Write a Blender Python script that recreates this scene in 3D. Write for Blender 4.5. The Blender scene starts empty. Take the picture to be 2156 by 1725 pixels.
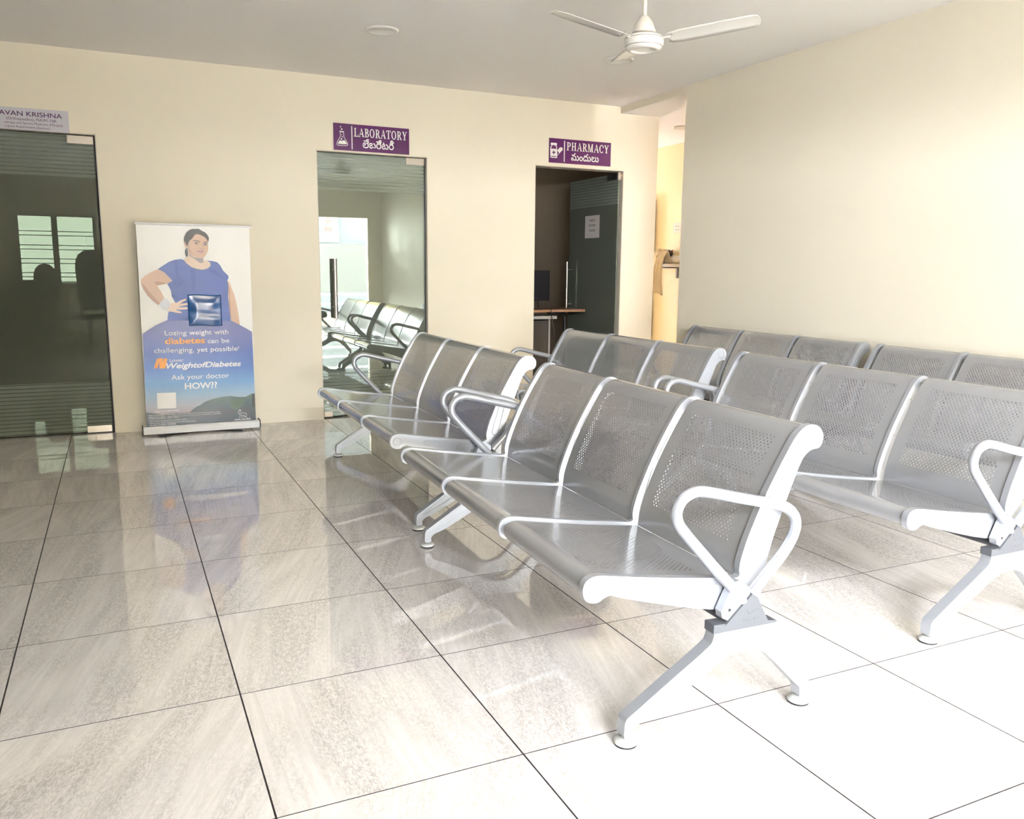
import bpy, bmesh, math, random
from mathutils import Vector, Matrix

random.seed(7)
SC = bpy.context.scene
COL = SC.collection

# ------------------------------------------------------------------ camera
def setup_camera():
    f, yaw, pitch, roll = 1761.13, 0.43845, 0.164692, 0.009668
    cy, sy, cp, sp, cr, sr = math.cos(yaw), math.sin(yaw), math.cos(pitch), math.sin(pitch), math.cos(roll), math.sin(roll)
    fwd = Vector((sy * cp, cy * cp, -sp))
    right = Vector((cy, -sy, 0))
    up = right.cross(fwd)
    r2, u2 = right * cr + up * sr, -right * sr + up * cr
    cd = bpy.data.cameras.new('camera')
    cd.sensor_fit = 'HORIZONTAL'
    cd.sensor_width = 36.0
    cd.lens = f / 2156.0 * 36.0
    cd.clip_start = 0.02
    co = bpy.data.objects.new('camera', cd)
    m = Matrix((r2, u2, -fwd)).transposed().to_4x4()
    m.translation = Vector((0.95543, -1.71455, 1.18635))
    co.matrix_world = m
    COL.objects.link(co)
    SC.camera = co
setup_camera()

# ------------------------------------------------------------------ light and exposure
SKY = 40.0
EXPOSURE = 1.56
vs = SC.view_settings
vs.view_transform = 'Standard'
vs.look = 'None'
vs.exposure = EXPOSURE
vs.gamma = 1.0
vs.use_curve_mapping = False
SC.cycles.caustics_reflective = False
SC.cycles.caustics_refractive = False
SC.cycles.sample_clamp_indirect = 12.0
world = bpy.data.worlds.new('daylight')
SC.world = world
world.use_nodes = True
bg = world.node_tree.nodes['Background']
bg.inputs[0].default_value = (1.0, 0.965, 1.05, 1)
bg.inputs[1].default_value = SKY

def portal(name, loc, sx, sy, rot):
    l = bpy.data.lights.new(name, 'AREA')
    l.shape = 'RECTANGLE'
    l.size, l.size_y = sx, sy
    l.cycles.is_portal = True
    o = bpy.data.objects.new(name, l)
    o.location = loc
    o.rotation_euler = rot
    COL.objects.link(o)

Y_FAR, Y_NEAR, X_LEFT, X_RIGHT, H_CEIL = 4.878, -2.5, -2.4, 5.08, 2.621
OPEN_X0, OPEN_X1, OPEN_Z = 1.0, 4.84, 2.03       # glazed entrance in the wall behind the camera
# daylight portal in the entrance (guides sky sampling only; gives off no light of its own), facing into the room
portal('entrance_daylight', ((OPEN_X0 + OPEN_X1) / 2, Y_NEAR - 0.14, OPEN_Z / 2), OPEN_X1 - OPEN_X0, OPEN_Z, (math.radians(90), 0, 0))

def lamp(name, loc, energy, size, color, rot=(0, 0, 0)):
    l = bpy.data.lights.new(name, 'AREA')
    l.shape = 'DISK'
    l.size = size
    l.energy = energy
    l.color = color
    o = bpy.data.objects.new(name, l)
    o.location = loc
    o.rotation_euler = rot
    COL.objects.link(o)
lamp('pharmacy_ceiling_glow', (4.7, 7.2, 2.44), .5, 0.2, (1.0, 0.85, 0.66))  # added fill lamp without a fitting, lifts the dark pharmacy

# ------------------------------------------------------------------ helpers
def lin(c):
    return tuple((v / 12.92 if v <= 0.04045 else ((v + 0.055) / 1.055) ** 2.4) for v in (x / 255.0 for x in c))

MATS = {}
def mat(name, rgb, rough=0.5, metal=0.0, spec=0.5, coat=0.0, srgb=True, bump=0.0, bscale=200.0, vary=0.0, vscale=6.0, emit=0.0):
    """Principled material; a little noise in colour (vary) and bump keeps it procedural."""
    if name in MATS:
        return MATS[name]
    m = bpy.data.materials.new(name)
    m.use_nodes = True
    nt = m.node_tree
    b = nt.nodes['Principled BSDF']
    c = lin(rgb) if srgb else rgb
    b.inputs['Base Color'].default_value = (*c, 1)
    b.inputs['Roughness'].default_value = rough
    b.inputs['Metallic'].default_value = metal
    b.inputs['Specular IOR Level'].default_value = spec
    b.inputs['Coat Weight'].default_value = coat
    b.inputs['Coat Roughness'].default_value = 0.08
    if emit:
        b.inputs['Emission Color'].default_value = (*c, 1)
        b.inputs['Emission Strength'].default_value = emit
    if vary or bump:
        tc = nt.nodes.new('ShaderNodeTexCoord')
        n = nt.nodes.new('ShaderNodeTexNoise')
        n.inputs['Scale'].default_value = vscale
        n.inputs['Detail'].default_value = 5
        nt.links.new(tc.outputs['Object'], n.inputs['Vector'])
        if vary:
            mx = nt.nodes.new('ShaderNodeMix'); mx.data_type = 'RGBA'
            mx.inputs[6].default_value = (*[x * (1 - vary) for x in c], 1)
            mx.inputs[7].default_value = (*[min(1, x * (1 + vary)) for x in c], 1)
            nt.links.new(n.outputs['Fac'], mx.inputs[0])
            nt.links.new(mx.outputs[2], b.inputs['Base Color'])
        if bump:
            n2 = nt.nodes.new('ShaderNodeTexNoise')
            n2.inputs['Scale'].default_value = bscale
            nt.links.new(tc.outputs['Object'], n2.inputs['Vector'])
            bp = nt.nodes.new('ShaderNodeBump')
            bp.inputs['Strength'].default_value = bump
            bp.inputs['Distance'].default_value = 0.002
            nt.links.new(n2.outputs['Fac'], bp.inputs['Height'])
            nt.links.new(bp.outputs[0], b.inputs['Normal'])
    MATS[name] = m
    return m

class MB:
    """Collects shapes; build() links them as ONE mesh object."""
    def __init__(self):
        self.v, self.f, self.mi, self.sm, self.mats = [], [], [], [], []
    def slot(self, m):
        if m not in self.mats:
            self.mats.append(m)
        return self.mats.index(m)
    def add(self, vs_, fs, m, smooth=False):
        k = len(self.v); s = self.slot(m)
        self.v += [tuple(p) for p in vs_]
        for f in fs:
            self.f.append([k + i for i in f]); self.mi.append(s); self.sm.append(smooth)
    def box(self, x0, x1, y0, y1, z0, z1, m):
        vs_ = [(x, y, z) for z in (z0, z1) for y in (y0, y1) for x in (x0, x1)]
        self.add(vs_, [(0, 2, 3, 1), (4, 5, 7, 6), (0, 1, 5, 4), (2, 6, 7, 3), (0, 4, 6, 2), (1, 3, 7, 5)], m)
    def prism(self, pts, a, b, m, axis='y', smooth=False):
        """Extrude a 2-D outline from a to b: axis y -> pts are (x,z); z -> (x,y); x -> (y,z)."""
        n = len(pts)
        def P(p, t):
            return (p[0], t, p[1]) if axis == 'y' else (p[0], p[1], t) if axis == 'z' else (t, p[0], p[1])
        vs_ = [P(p, a) for p in pts] + [P(p, b) for p in pts]
        area = sum(pts[i][0] * pts[(i + 1) % n][1] - pts[(i + 1) % n][0] * pts[i][1] for i in range(n))
        flip = (area > 0) != (b > a)
        if axis == 'y':
            flip = not flip
        fs = [tuple(range(n))[::-1], tuple(range(n, 2 * n))] + [(i, (i + 1) % n, n + (i + 1) % n, n + i) for i in range(n)]
        if flip:
            fs = [tuple(reversed(f)) for f in fs]
        self.add(vs_, fs, m, smooth)
    def tube(self, pts, r, m, seg=10, closed=False, caps=True, flat=1.0):
        pts = [Vector(p) for p in pts]
        n = len(pts); rings = []
        rr = r if isinstance(r, (list, tuple)) else [r] * n
        prev = None
        for i in range(n):
            if closed:
                t = (pts[(i + 1) % n] - pts[i - 1]).normalized()
            else:
                t = (pts[min(i + 1, n - 1)] - pts[max(i - 1, 0)]).normalized()
            if prev is None:
                a = Vector((0, 0, 1)) if abs(t.z) < 0.9 else Vector((1, 0, 0))
                u = t.cross(a).normalized()
            else:
                u = (prev - t * prev.dot(t)).normalized()
            w = t.cross(u); prev = u
            rings.append([pts[i] + (u * math.cos(q) + w * flat * math.sin(q)) * rr[i] for q in (2 * math.pi * k / seg for k in range(seg))])
        vs_ = [p for ring in rings for p in ring]
        fs = []
        for i in range(n if closed else n - 1):
            j = (i + 1) % n
            for k in range(seg):
                l = (k + 1) % seg
                fs.append((i * seg + k, i * seg + l, j * seg + l, j * seg + k))
        self.add(vs_, fs, m, True)
        if caps and not closed:
            self.add(rings[0], [tuple(range(seg))[::-1]], m)
            self.add(rings[-1], [tuple(range(seg))], m)
    def lathe(self, prof, c, m, seg=32, smooth=True):
        """prof: (radius, z) from bottom to top, about a vertical axis through c."""
        vs_, fs = [], []
        for r, z in prof:
            for k in range(seg):
                q = 2 * math.pi * k / seg
                vs_.append((c[0] + r * math.cos(q), c[1] + r * math.sin(q), c[2] + z))
        for i in range(len(prof) - 1):
            for k in range(seg):
                l = (k + 1) % seg
                fs.append((i * seg + k, i * seg + l, (i + 1) * seg + l, (i + 1) * seg + k))
        fs.append(tuple(range(seg))[::-1]); fs.append(tuple((len(prof) - 1) * seg + k for k in range(seg)))
        self.add(vs_, fs, m, smooth)
    def poly(self, pts3, m):
        self.add(pts3, [tuple(range(len(pts3)))], m)
    def build(self, name, parent=None, bevel=0.0, fix=True):
        me = bpy.data.meshes.new(name)
        me.from_pydata(self.v, [], self.f)
        for m in self.mats:
            me.materials.append(m)
        me.polygons.foreach_set('material_index', self.mi)
        me.polygons.foreach_set('use_smooth', self.sm)
        me.update()
        if fix:
            bm = bmesh.new(); bm.from_mesh(me)
            bmesh.ops.recalc_face_normals(bm, faces=bm.faces)
            bm.to_mesh(me); bm.free()
        o = bpy.data.objects.new(name, me)
        COL.objects.link(o)
        if parent:
            o.parent = parent
        if bevel:
            b = o.modifiers.new('edge', 'BEVEL'); b.width = bevel; b.segments = 2
            b.limit_method = 'ANGLE'; b.angle_limit = math.radians(50)
        return o

def tag(o, label, cat, group=None, kind=None):
    o['label'] = label; o['category'] = cat
    if group: o['group'] = group
    if kind: o['kind'] = kind
    return o

def thing(name, label, cat, loc=(0, 0, 0), rz=0.0, group=None):
    o = bpy.data.objects.new(name, None)
    o.empty_display_size = 0.1
    o.location = loc; o.rotation_euler = (0, 0, rz)
    COL.objects.link(o)
    return tag(o, label, cat, group)

def copy_tree(o, parent=None):
    c = o.copy(); COL.objects.link(c); c.parent = parent
    for ch in list(o.children):
        copy_tree(ch, c)
    return c

def struct(o):
    o['kind'] = 'structure'
    return o

def spline(pts, n=6, closed=False):
    """Catmull-Rom through the points."""
    out = []; N = len(pts)
    pts = [Vector(p) for p in pts]
    for i in range(N if closed else N - 1):
        if closed:
            p0, p1, p2, p3 = pts[i - 1], pts[i], pts[(i + 1) % N], pts[(i + 2) % N]
        else:
            p0, p1, p2, p3 = pts[max(i - 1, 0)], pts[i], pts[i + 1], pts[min(i + 2, N - 1)]
        for k in range(n):
            t = k / n
            out.append(0.5 * ((2 * p1) + (p2 - p0) * t + (2 * p0 - 5 * p1 + 4 * p2 - p3) * t * t + (3 * p1 - p0 - 3 * p2 + p3) * t ** 3))
    if not closed:
        out.append(pts[-1])
    return out

# ---- flat printing: everything lies in the sheet's own plane (x along it, z up, facing -y), a hair in front of it
def flat_poly(mb, pts, y, m):
    n = len(pts)
    a = sum(pts[i][0] * pts[(i + 1) % n][1] - pts[(i + 1) % n][0] * pts[i][1] for i in range(n))
    if a < 0: pts = pts[::-1]
    mb.count = getattr(mb, 'count', 0) + 1
    y -= (mb.count % 24) * 6e-6                 # never exactly coplanar with the neighbouring stroke
    mb.poly([(p[0], y, p[1]) for p in pts], m)

def ribbon(mb, pts, w, y, m, smooth=4):
    """A round-ended brush stroke."""
    P = [Vector((p[0], p[1])) for p in pts]
    if smooth and len(P) > 2: P = [Vector((q[0], q[1])) for q in spline([(p.x, p.y, 0) for p in P], smooth)]
    L, R_ = [], []
    n = len(P)
    for i in range(n):
        t = (P[min(i + 1, n - 1)] - P[max(i - 1, 0)]); t = t.normalized() if t.length > 1e-9 else Vector((1, 0))
        nn = Vector((-t.y, t.x)) * (w / 2)
        L.append(P[i] + nn); R_.append(P[i] - nn)
    for i in range(n - 1):
        flat_poly(mb, [L[i], R_[i], R_[i + 1], L[i + 1]], y, m)
    for c in (P[0], P[-1]):
        flat_poly(mb, [(c.x + w / 2 * math.cos(q), c.y + w / 2 * math.sin(q)) for q in (2 * math.pi * k / 10 for k in range(10))], y, m)

def disc(mb, cx, cz, r, y, m, n=14, rz=None):
    flat_poly(mb, [(cx + r * math.cos(2 * math.pi * k / n), cz + (rz or r) * math.sin(2 * math.pi * k / n)) for k in range(n)], y, m)

def write(mb, body, x0, x1, base, cap, y, m, bold=0.0, shear=0.0, ref='H'):
    """Printed words from x0 to x1 with the given cap height, as filled letter outlines."""
    def outline(s):
        c = bpy.data.curves.new('words', 'FONT'); c.body = s; c.size = 1.0; c.offset = bold; c.shear = shear
        c.resolution_u = 4
        o = bpy.data.objects.new('words', c); COL.objects.link(o)
        dg = bpy.context.evaluated_depsgraph_get()
        me = bpy.data.meshes.new_from_object(o.evaluated_get(dg))
        vs_ = [tuple(v.co) for v in me.vertices]; fs = [tuple(p.vertices) for p in me.polygons]
        bpy.data.objects.remove(o); bpy.data.curves.remove(c); bpy.data.meshes.remove(me)
        return vs_, fs
    vs_, fs = outline(body)
    hv, _ = outline(ref)
    ch = max(v[1] for v in hv)
    a, b = min(v[0] for v in vs_), max(v[0] for v in vs_)
    sx = (x1 - x0) / (b - a); sz = cap / ch
    mb.add([(x0 + (v[0] - a) * sx, y, base + v[1] * sz) for v in vs_], fs, m)

def write_joined(mb, body, x0, x1, z0, z1, y, m, bold=0.0):
    """Script whose letter outlines overlap: every outer outline is filled by itself with its own counters."""
    from mathutils.geometry import interpolate_bezier
    c = bpy.data.curves.new('words', 'FONT'); c.body = body; c.size = 1.0
    o = bpy.data.objects.new('words', c); COL.objects.link(o)
    k = o.to_curve(bpy.context.evaluated_depsgraph_get())
    loops = []
    for s in k.splines:
        bp = s.bezier_points; P = []
        for i in range(len(bp)):
            a, b = bp[i], bp[(i + 1) % len(bp)]
            P += [(q[0], q[1]) for q in interpolate_bezier(a.co, a.handle_right, b.handle_left, b.co, 5)[:-1]]
        A = sum(P[i][0] * P[(i + 1) % len(P)][1] - P[(i + 1) % len(P)][0] * P[i][1] for i in range(len(P))) / 2
        loops.append((s.character_index, A, P))
    o.to_curve_clear(); bpy.data.objects.remove(o); bpy.data.curves.remove(c)
    def inside(p, P):
        r = False
        for i in range(len(P)):
            (ax, ay), (bx, by) = P[i], P[i - 1]
            if (ay > p[1]) != (by > p[1]) and p[0] < (bx - ax) * (p[1] - ay) / (by - ay) + ax: r = not r
        return r
    V, F, step = [], [], 0
    for ch in sorted(set(l[0] for l in loops)):
        L = [l for l in loops if l[0] == ch]
        sg = max(L, key=lambda l: abs(l[1]))[1] > 0
        outs = [l for l in L if (l[1] > 0) == sg]; holes = [l for l in L if (l[1] > 0) != sg]
        for ou in outs:
            mine = [hl for hl in holes if inside(hl[2][0], ou[2]) and ou is min((q for q in outs if inside(hl[2][0], q[2])), key=lambda q: abs(q[1]))]
            cv = bpy.data.curves.new('fill', 'CURVE'); cv.dimensions = '2D'; cv.fill_mode = 'BOTH'; cv.offset = bold
            for _, _, P in [ou] + mine:
                sp = cv.splines.new('POLY'); sp.points.add(len(P) - 1); sp.use_cyclic_u = True
                for i, q in enumerate(P): sp.points[i].co = (q[0], q[1], 0, 1)
            co = bpy.data.objects.new('fill', cv); COL.objects.link(co)
            me = bpy.data.meshes.new_from_object(co.evaluated_get(bpy.context.evaluated_depsgraph_get()))
            n0 = len(V); V += [(v.co.x, v.co.y, step) for v in me.vertices]; step += 1; F += [[n0 + i for i in p.vertices] for p in me.polygons]
            bpy.data.objects.remove(co); bpy.data.curves.remove(cv); bpy.data.meshes.remove(me)
    xa, xb = min(v[0] for v in V), max(v[0] for v in V); ya, yb_ = min(v[1] for v in V), max(v[1] for v in V)
    mb.add([(x0 + (v[0] - xa) / (xb - xa) * (x1 - x0), y - v[2] * 2e-5, z0 + (v[1] - ya) / (yb_ - ya) * (z1 - z0)) for v in V], F, m)

# ------------------------------------------------------------------ materials of the room
M_WALL = mat('cream_paint', (0.87, 0.807, 0.665), 0.62, spec=0.3, srgb=False, vary=0.02, vscale=1.5, bump=0.04, bscale=90)
M_CEIL = mat('ceiling_paint', (0.93, 0.905, 0.88), 0.8, spec=0.2, srgb=False, vary=0.012, vscale=1.2)
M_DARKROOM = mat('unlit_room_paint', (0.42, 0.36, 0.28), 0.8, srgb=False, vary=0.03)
M_PASSAGE = mat('passage_paint', (0.92, 0.79, 0.53), 0.6, spec=0.3, srgb=False, vary=0.04, vscale=2.5)  # warm light of the passage is put into this colour
M_REVEAL = mat('jamb_stone', (0.70, 0.64, 0.54), 0.5, srgb=False, vary=0.04)
M_STEEL = mat('brushed_steel', (0.44, 0.40, 0.36), 0.32, metal=0.9, srgb=False, vary=0.03, vscale=60)
M_CHROME = mat('chrome', (0.75, 0.74, 0.72), 0.12, metal=1.0, srgb=False)
M_BLACK = mat('black_plastic', (0.012, 0.012, 0.014), 0.4, srgb=False)
M_DARKGAP = mat('dark_gasket', (0.015, 0.016, 0.03), 0.5, srgb=False)  # near-black for the shade in the gaps beside the door leaves
M_WHITE = mat('white_plastic', (0.82, 0.80, 0.76), 0.4, srgb=False)

def floor_material():
    m = bpy.data.materials.new('polished_floor_tile'); m.use_nodes = True
    nt = m.node_tree; N = nt.nodes; Lk = nt.links.new
    b = N['Principled BSDF']
    tc = N.new('ShaderNodeTexCoord')
    sep = N.new('ShaderNodeSeparateXYZ'); Lk(tc.outputs['Object'], sep.inputs[0])
    def math_(op, a, b_=None, c=None):
        n = N.new('ShaderNodeMath'); n.operation = op
        for i, x in enumerate((a, b_, c)):
            if x is None: continue
            if isinstance(x, (int, float)): n.inputs[i].default_value = x
            else: Lk(x, n.inputs[i])
        return n.outputs[0]
    tx = math_('DIVIDE', sep.outputs[0], 0.6); ty = math_('DIVIDE', sep.outputs[1], 0.59269)
    dx = math_('ABSOLUTE', math_('SUBTRACT', tx, math_('ROUND', tx)))
    dy = math_('ABSOLUTE', math_('SUBTRACT', ty, math_('ROUND', ty)))
    wob = N.new('ShaderNodeTexNoise'); wob.inputs['Scale'].default_value = 30; Lk(tc.outputs['Object'], wob.inputs['Vector'])
    wv = math_('MULTIPLY', wob.outputs['Fac'], 0.0014)
    gx = math_('LESS_THAN', dx, math_('ADD', wv, 0.0030)); gy = math_('LESS_THAN', dy, math_('ADD', wv, 0.0020))
    joint = math_('MAXIMUM', gx, gy)
    # each tile turned a little its own way
    cmb = N.new('ShaderNodeCombineXYZ'); Lk(math_('FLOOR', tx), cmb.inputs[0]); Lk(math_('FLOOR', ty), cmb.inputs[1])
    wn = N.new('ShaderNodeTexWhiteNoise'); wn.noise_dimensions = '2D'; Lk(cmb.outputs[0], wn.inputs['Vector'])
    ang = math_('MULTIPLY_ADD', wn.outputs['Value'], 0.5, -0.06)
    rot = N.new('ShaderNodeVectorRotate'); rot.rotation_type = 'Z_AXIS'
    Lk(tc.outputs['Object'], rot.inputs['Vector']); Lk(ang, rot.inputs['Angle'])
    off = N.new('ShaderNodeVectorMath'); off.operation = 'MULTIPLY_ADD'
    Lk(wn.outputs['Color'], off.inputs[0]); off.inputs[1].default_value = (9, 9, 0); Lk(rot.outputs[0], off.inputs[2])
    def noise(scale, sx, sy, det, dist):
        mp = N.new('ShaderNodeMapping'); mp.inputs['Scale'].default_value = (sx, sy, 1)
        Lk(off.outputs[0], mp.inputs['Vector'])
        n = N.new('ShaderNodeTexNoise'); n.inputs['Scale'].default_value = scale; n.inputs['Detail'].default_value = det
        n.inputs['Distortion'].default_value = dist
        Lk(mp.outputs[0], n.inputs['Vector']); return n.outputs['Fac']
    def ramp(fac, stops):
        r = N.new('ShaderNodeValToRGB'); Lk(fac, r.inputs[0]); e = r.color_ramp.elements
        while len(e) < len(stops): e.new(0.5)
        for q, (p, c) in zip(e, stops): q.position = p; q.color = (*c, 1)
        return r.outputs[0]
    band = noise(5.0, 1.0, 0.18, 6, 0.9)       # broad wavy veins along the tile
    vein = noise(26, 1.0, 0.06, 5, 1.6)        # thin streaks
    fleck = noise(150, 1.0, 0.42, 3, 1.2)       # crystalline flecks
    c1 = ramp(band, [(0.36, (0.62, 0.585, 0.555)), (0.50, (0.68, 0.645, 0.61)), (0.62, (0.75, 0.71, 0.675))])
    c2 = ramp(vein, [(0.36, (0.80, 0.79, 0.78)), (0.50, (0.97, 0.97, 0.97)), (0.56, (1.16, 1.15, 1.13)), (0.62, (1.0, 1.0, 1.0))])
    c3 = ramp(fleck, [(0.38, (0.80, 0.79, 0.78)), (0.50, (0.98, 0.98, 0.98)), (0.60, (1.16, 1.16, 1.15))])
    def mul(a, b_, fac):
        x = N.new('ShaderNodeMix'); x.data_type = 'RGBA'; x.blend_type = 'MULTIPLY'
        if isinstance(fac, (int, float)): x.inputs[0].default_value = fac
        else: Lk(fac, x.inputs[0])
        Lk(a, x.inputs[6]); Lk(b_, x.inputs[7]); return x.outputs[2]
    def N_clamp(x):
        n = N.new('ShaderNodeClamp'); Lk(x, n.inputs[0]); n.inputs[1].default_value = 0.12; n.inputs[2].default_value = 0.95; return n.outputs[0]
    inv = N_clamp(math_('MULTIPLY_ADD', band, -4.0, 2.55))
    col = mul(mul(c1, c2, 0.34), c3, inv)
    mx = N.new('ShaderNodeMix'); mx.data_type = 'RGBA'
    Lk(joint, mx.inputs[0]); Lk(col, mx.inputs[6]); mx.inputs[7].default_value = (0.022, 0.017, 0.018, 1)
    Lk(mx.outputs[2], b.inputs['Base Color'])
    Lk(math_('MULTIPLY_ADD', joint, 0.6, 0.0), b.inputs['Roughness'])
    b.inputs['IOR'].default_value = 1.8
    Lk(math_('MULTIPLY_ADD', joint, -0.7, 0.8), b.inputs['Specular IOR Level'])
    return m
M_FLOOR = floor_material()

def glass_material(name, tint, refl, frost, haze=0.0):
    """Tinted sheet glass with frosted film bands; bands (z ranges) are crossed by clear lines every pitch."""
    m = bpy.data.materials.new(name); m.use_nodes = True
    nt = m.node_tree; N = nt.nodes; Lk = nt.links.new
    N.remove(N['Principled BSDF'])
    tr = N.new('ShaderNodeBsdfTransparent'); tr.inputs[0].default_value = (*tint, 1)
    gl = N.new('ShaderNodeBsdfGlossy'); gl.inputs[0].default_value = (0.90, 1.0, 0.91, 1); gl.inputs['Roughness'].default_value = 0.0
    fr = N.new('ShaderNodeFresnel'); fr.inputs[0].default_value = 1.5
    ad = N.new('ShaderNodeMath'); ad.operation = 'ADD'; ad.use_clamp = True; ad.inputs[1].default_value = refl
    Lk(fr.outputs[0], ad.inputs[0])
    mx = N.new('ShaderNodeMixShader'); Lk(ad.outputs[0], mx.inputs[0]); Lk(tr.outputs[0], mx.inputs[1]); Lk(gl.outputs[0], mx.inputs[2])
    if haze:                                  # thin light-scattering film on the sheet
        hz = N.new('ShaderNodeBsdfDiffuse'); hz.inputs[0].default_value = (0.37, 0.41, 0.34, 1)
        mh = N.new('ShaderNodeMixShader'); mh.inputs[0].default_value = haze; Lk(mx.outputs[0], mh.inputs[1]); Lk(hz.outputs[0], mh.inputs[2]); mx = mh
    out = N['Material Output']
    if not frost:
        Lk(mx.outputs[0], out.inputs[0]); return m
    tc = N.new('ShaderNodeTexCoord'); sep = N.new('ShaderNodeSeparateXYZ'); Lk(tc.outputs['Object'], sep.inputs[0])
    def math_(op, a, b_=None):
        n = N.new('ShaderNodeMath'); n.operation = op
        for i, x in enumerate((a, b_)):
            if x is None: continue
            if isinstance(x, (int, float)): n.inputs[i].default_value = x
            else: Lk(x, n.inputs[i])
        return n.outputs[0]
    tot = None
    for z0, z1, p in frost:
        inside = math_('MULTIPLY', math_('GREATER_THAN', sep.outputs[2], z0), math_('LESS_THAN', sep.outputs[2], z1))
        strip = math_('GREATER_THAN', math_('FRACT', math_('DIVIDE', math_('SUBTRACT', sep.outputs[2], z0), p)), 0.22)
        k = math_('MULTIPLY', inside, strip)
        tot = k if tot is None else math_('MAXIMUM', tot, k)
    df = N.new('ShaderNodeBsdfDiffuse'); df.inputs[0].default_value = (0.50, 0.58, 0.50, 1)
    tl = N.new('ShaderNodeBsdfTranslucent'); tl.inputs[0].default_value = (0.30, 0.37, 0.31, 1)
    m2 = N.new('ShaderNodeMixShader'); m2.inputs[0].default_value = 0.35; Lk(df.outputs[0], m2.inputs[1]); Lk(tl.outputs[0], m2.inputs[2])
    m3 = N.new('ShaderNodeMixShader'); Lk(math_('MULTIPLY', tot, 0.40), m3.inputs[0]); Lk(mx.outputs[0], m3.inputs[1]); Lk(m2.outputs[0], m3.inputs[2])
    Lk(m3.outputs[0], out.inputs[0])
    return m
FROST = [(1.785, 2.08, 0.0268), (-0.01, 0.375, 0.0268)]
M_GLASS_DARK = glass_material('dark_tinted_door_glass', (0.20, 0.24, 0.19), 0.075, FROST, 0.21)
M_GLASS_LAB = glass_material('green_reflective_door_glass', (0.30, 0.36, 0.29), 0.20, FROST, 0.25)
M_GLASS_OPEN = glass_material('green_open_door_glass', (0.38, 0.44, 0.34), 0.02, FROST, 0.34)
M_GLASS_TINT = glass_material('tinted_window_glass', (0.24, 0.26, 0.22), 0.04, None)
M_GLASS_CLEAR = glass_material('clear_entrance_glass', (0.93, 0.96, 0.94), 0.0, None)

# ------------------------------------------------------------------ room shell
WT = 0.13                                    # thickness of the wall with the doors
D1 = (-0.06, 0.885); D2 = (2.385, 3.275); D3 = (4.243, 5.132); HEAD = 2.078
b = MB(); b.box(X_LEFT - 0.2, 6.72, Y_NEAR - 0.1, 9.0, -0.12, 0.0, M_FLOOR); struct(b.build('floor'))
b = MB(); b.box(X_LEFT - 0.2, X_RIGHT + 0.02, Y_NEAR - 0.2, Y_FAR + 0.02, H_CEIL, H_CEIL + 0.15, M_CEIL); struct(b.build('ceiling'))
b = MB()
edges = [X_LEFT - 0.2, *D1, *D2, *D3, 5.485]
for i in range(0, len(edges), 2):
    b.box(edges[i], edges[i + 1], Y_FAR, Y_FAR + WT, 0, H_CEIL, M_WALL)
for d in (D1, D2, D3):
    b.box(d[0], d[1], Y_FAR, Y_FAR + WT, HEAD, H_CEIL, M_WALL)
struct(b.build('wall_far'))
b = MB()
for i in range(0, len(edges), 2):
    x0, x1 = edges[i], edges[i + 1]
    b.box(x0 + 0.001, x1 - 0.001, Y_FAR - 0.004, Y_FAR + 0.001, 0, 0.10, M_WALL)
struct(b.build('baseboard_far', bevel=0.0015))
# stone-lined door reveals
for n_, d in enumerate((D1, D2, D3)):
    b = MB()
    b.box(d[0], d[0] + 0.006, Y_FAR + 0.002, Y_FAR + WT, 0, HEAD, M_REVEAL)
    b.box(d[1] - 0.006, d[1], Y_FAR + 0.002, Y_FAR + WT, 0, HEAD, M_REVEAL)
    b.box(d[0], d[1], Y_FAR + 0.002, Y_FAR + WT, HEAD - 0.006, HEAD, M_REVEAL)
    struct(b.build('trim_%d' % (n_ + 1)))
b = MB()
b.box(X_RIGHT, X_RIGHT + 0.14, Y_NEAR - 0.2, 3.925, 0, H_CEIL, M_WALL)
b.box(X_RIGHT, X_RIGHT + 0.14, 3.925, Y_FAR, 2.565, H_CEIL, M_WALL)
struct(b.build('wall_right'))
b = MB(); b.box(X_LEFT - 0.2, X_LEFT, Y_NEAR - 0.2, Y_FAR, 0, H_CEIL, M_WALL); struct(b.build('wall_left'))
# wall behind the camera: glazed entrance and a barred window
WX0, WX1, WZ0, WZ1 = -0.32, 0.72, 0.90, 1.94
b = MB()
y0, y1 = Y_NEAR - 0.13, Y_NEAR
b.box(X_LEFT, WX0, y0, y1, 0, H_CEIL, M_WALL)
b.box(WX0, WX1, y0, y1, 0, WZ0, M_WALL); b.box(WX0, WX1, y0, y1, WZ1, H_CEIL, M_WALL)
b.box(WX1, OPEN_X0, y0, y1, 0, H_CEIL, M_WALL)
b.box(OPEN_X0, OPEN_X1, y0, y1, OPEN_Z, H_CEIL, M_WALL)
b.box(OPEN_X1, X_RIGHT, y0, y1, 0, H_CEIL, M_WALL)
struct(b.build('wall_near'))
M_ALU = mat('grey_window_frame', (0.30, 0.30, 0.28), 0.4, metal=0.3, srgb=False)
b = MB()
for x in (WX0, 0.14, WX1 - 0.04):
    b.box(x, x + (0.075 if x == 0.14 else 0.04), y0 + 0.04, y1 - 0.03, WZ0, WZ1, M_ALU)
b.box(WX0, WX1, y0 + 0.04, y1 - 0.03, WZ0, WZ0 + 0.04, M_ALU); b.box(WX0, WX1, y0 + 0.04, y1 - 0.03, WZ1 - 0.04, WZ1, M_ALU)
w1 = struct(b.build('window_1'))
b = MB(); b.box(WX0 + 0.03, WX1 - 0.03, y0 + 0.075, y0 + 0.081, WZ0 + 0.03, WZ1 - 0.03, M_GLASS_TINT); b.build('window_pane', w1)
b = MB()
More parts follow.
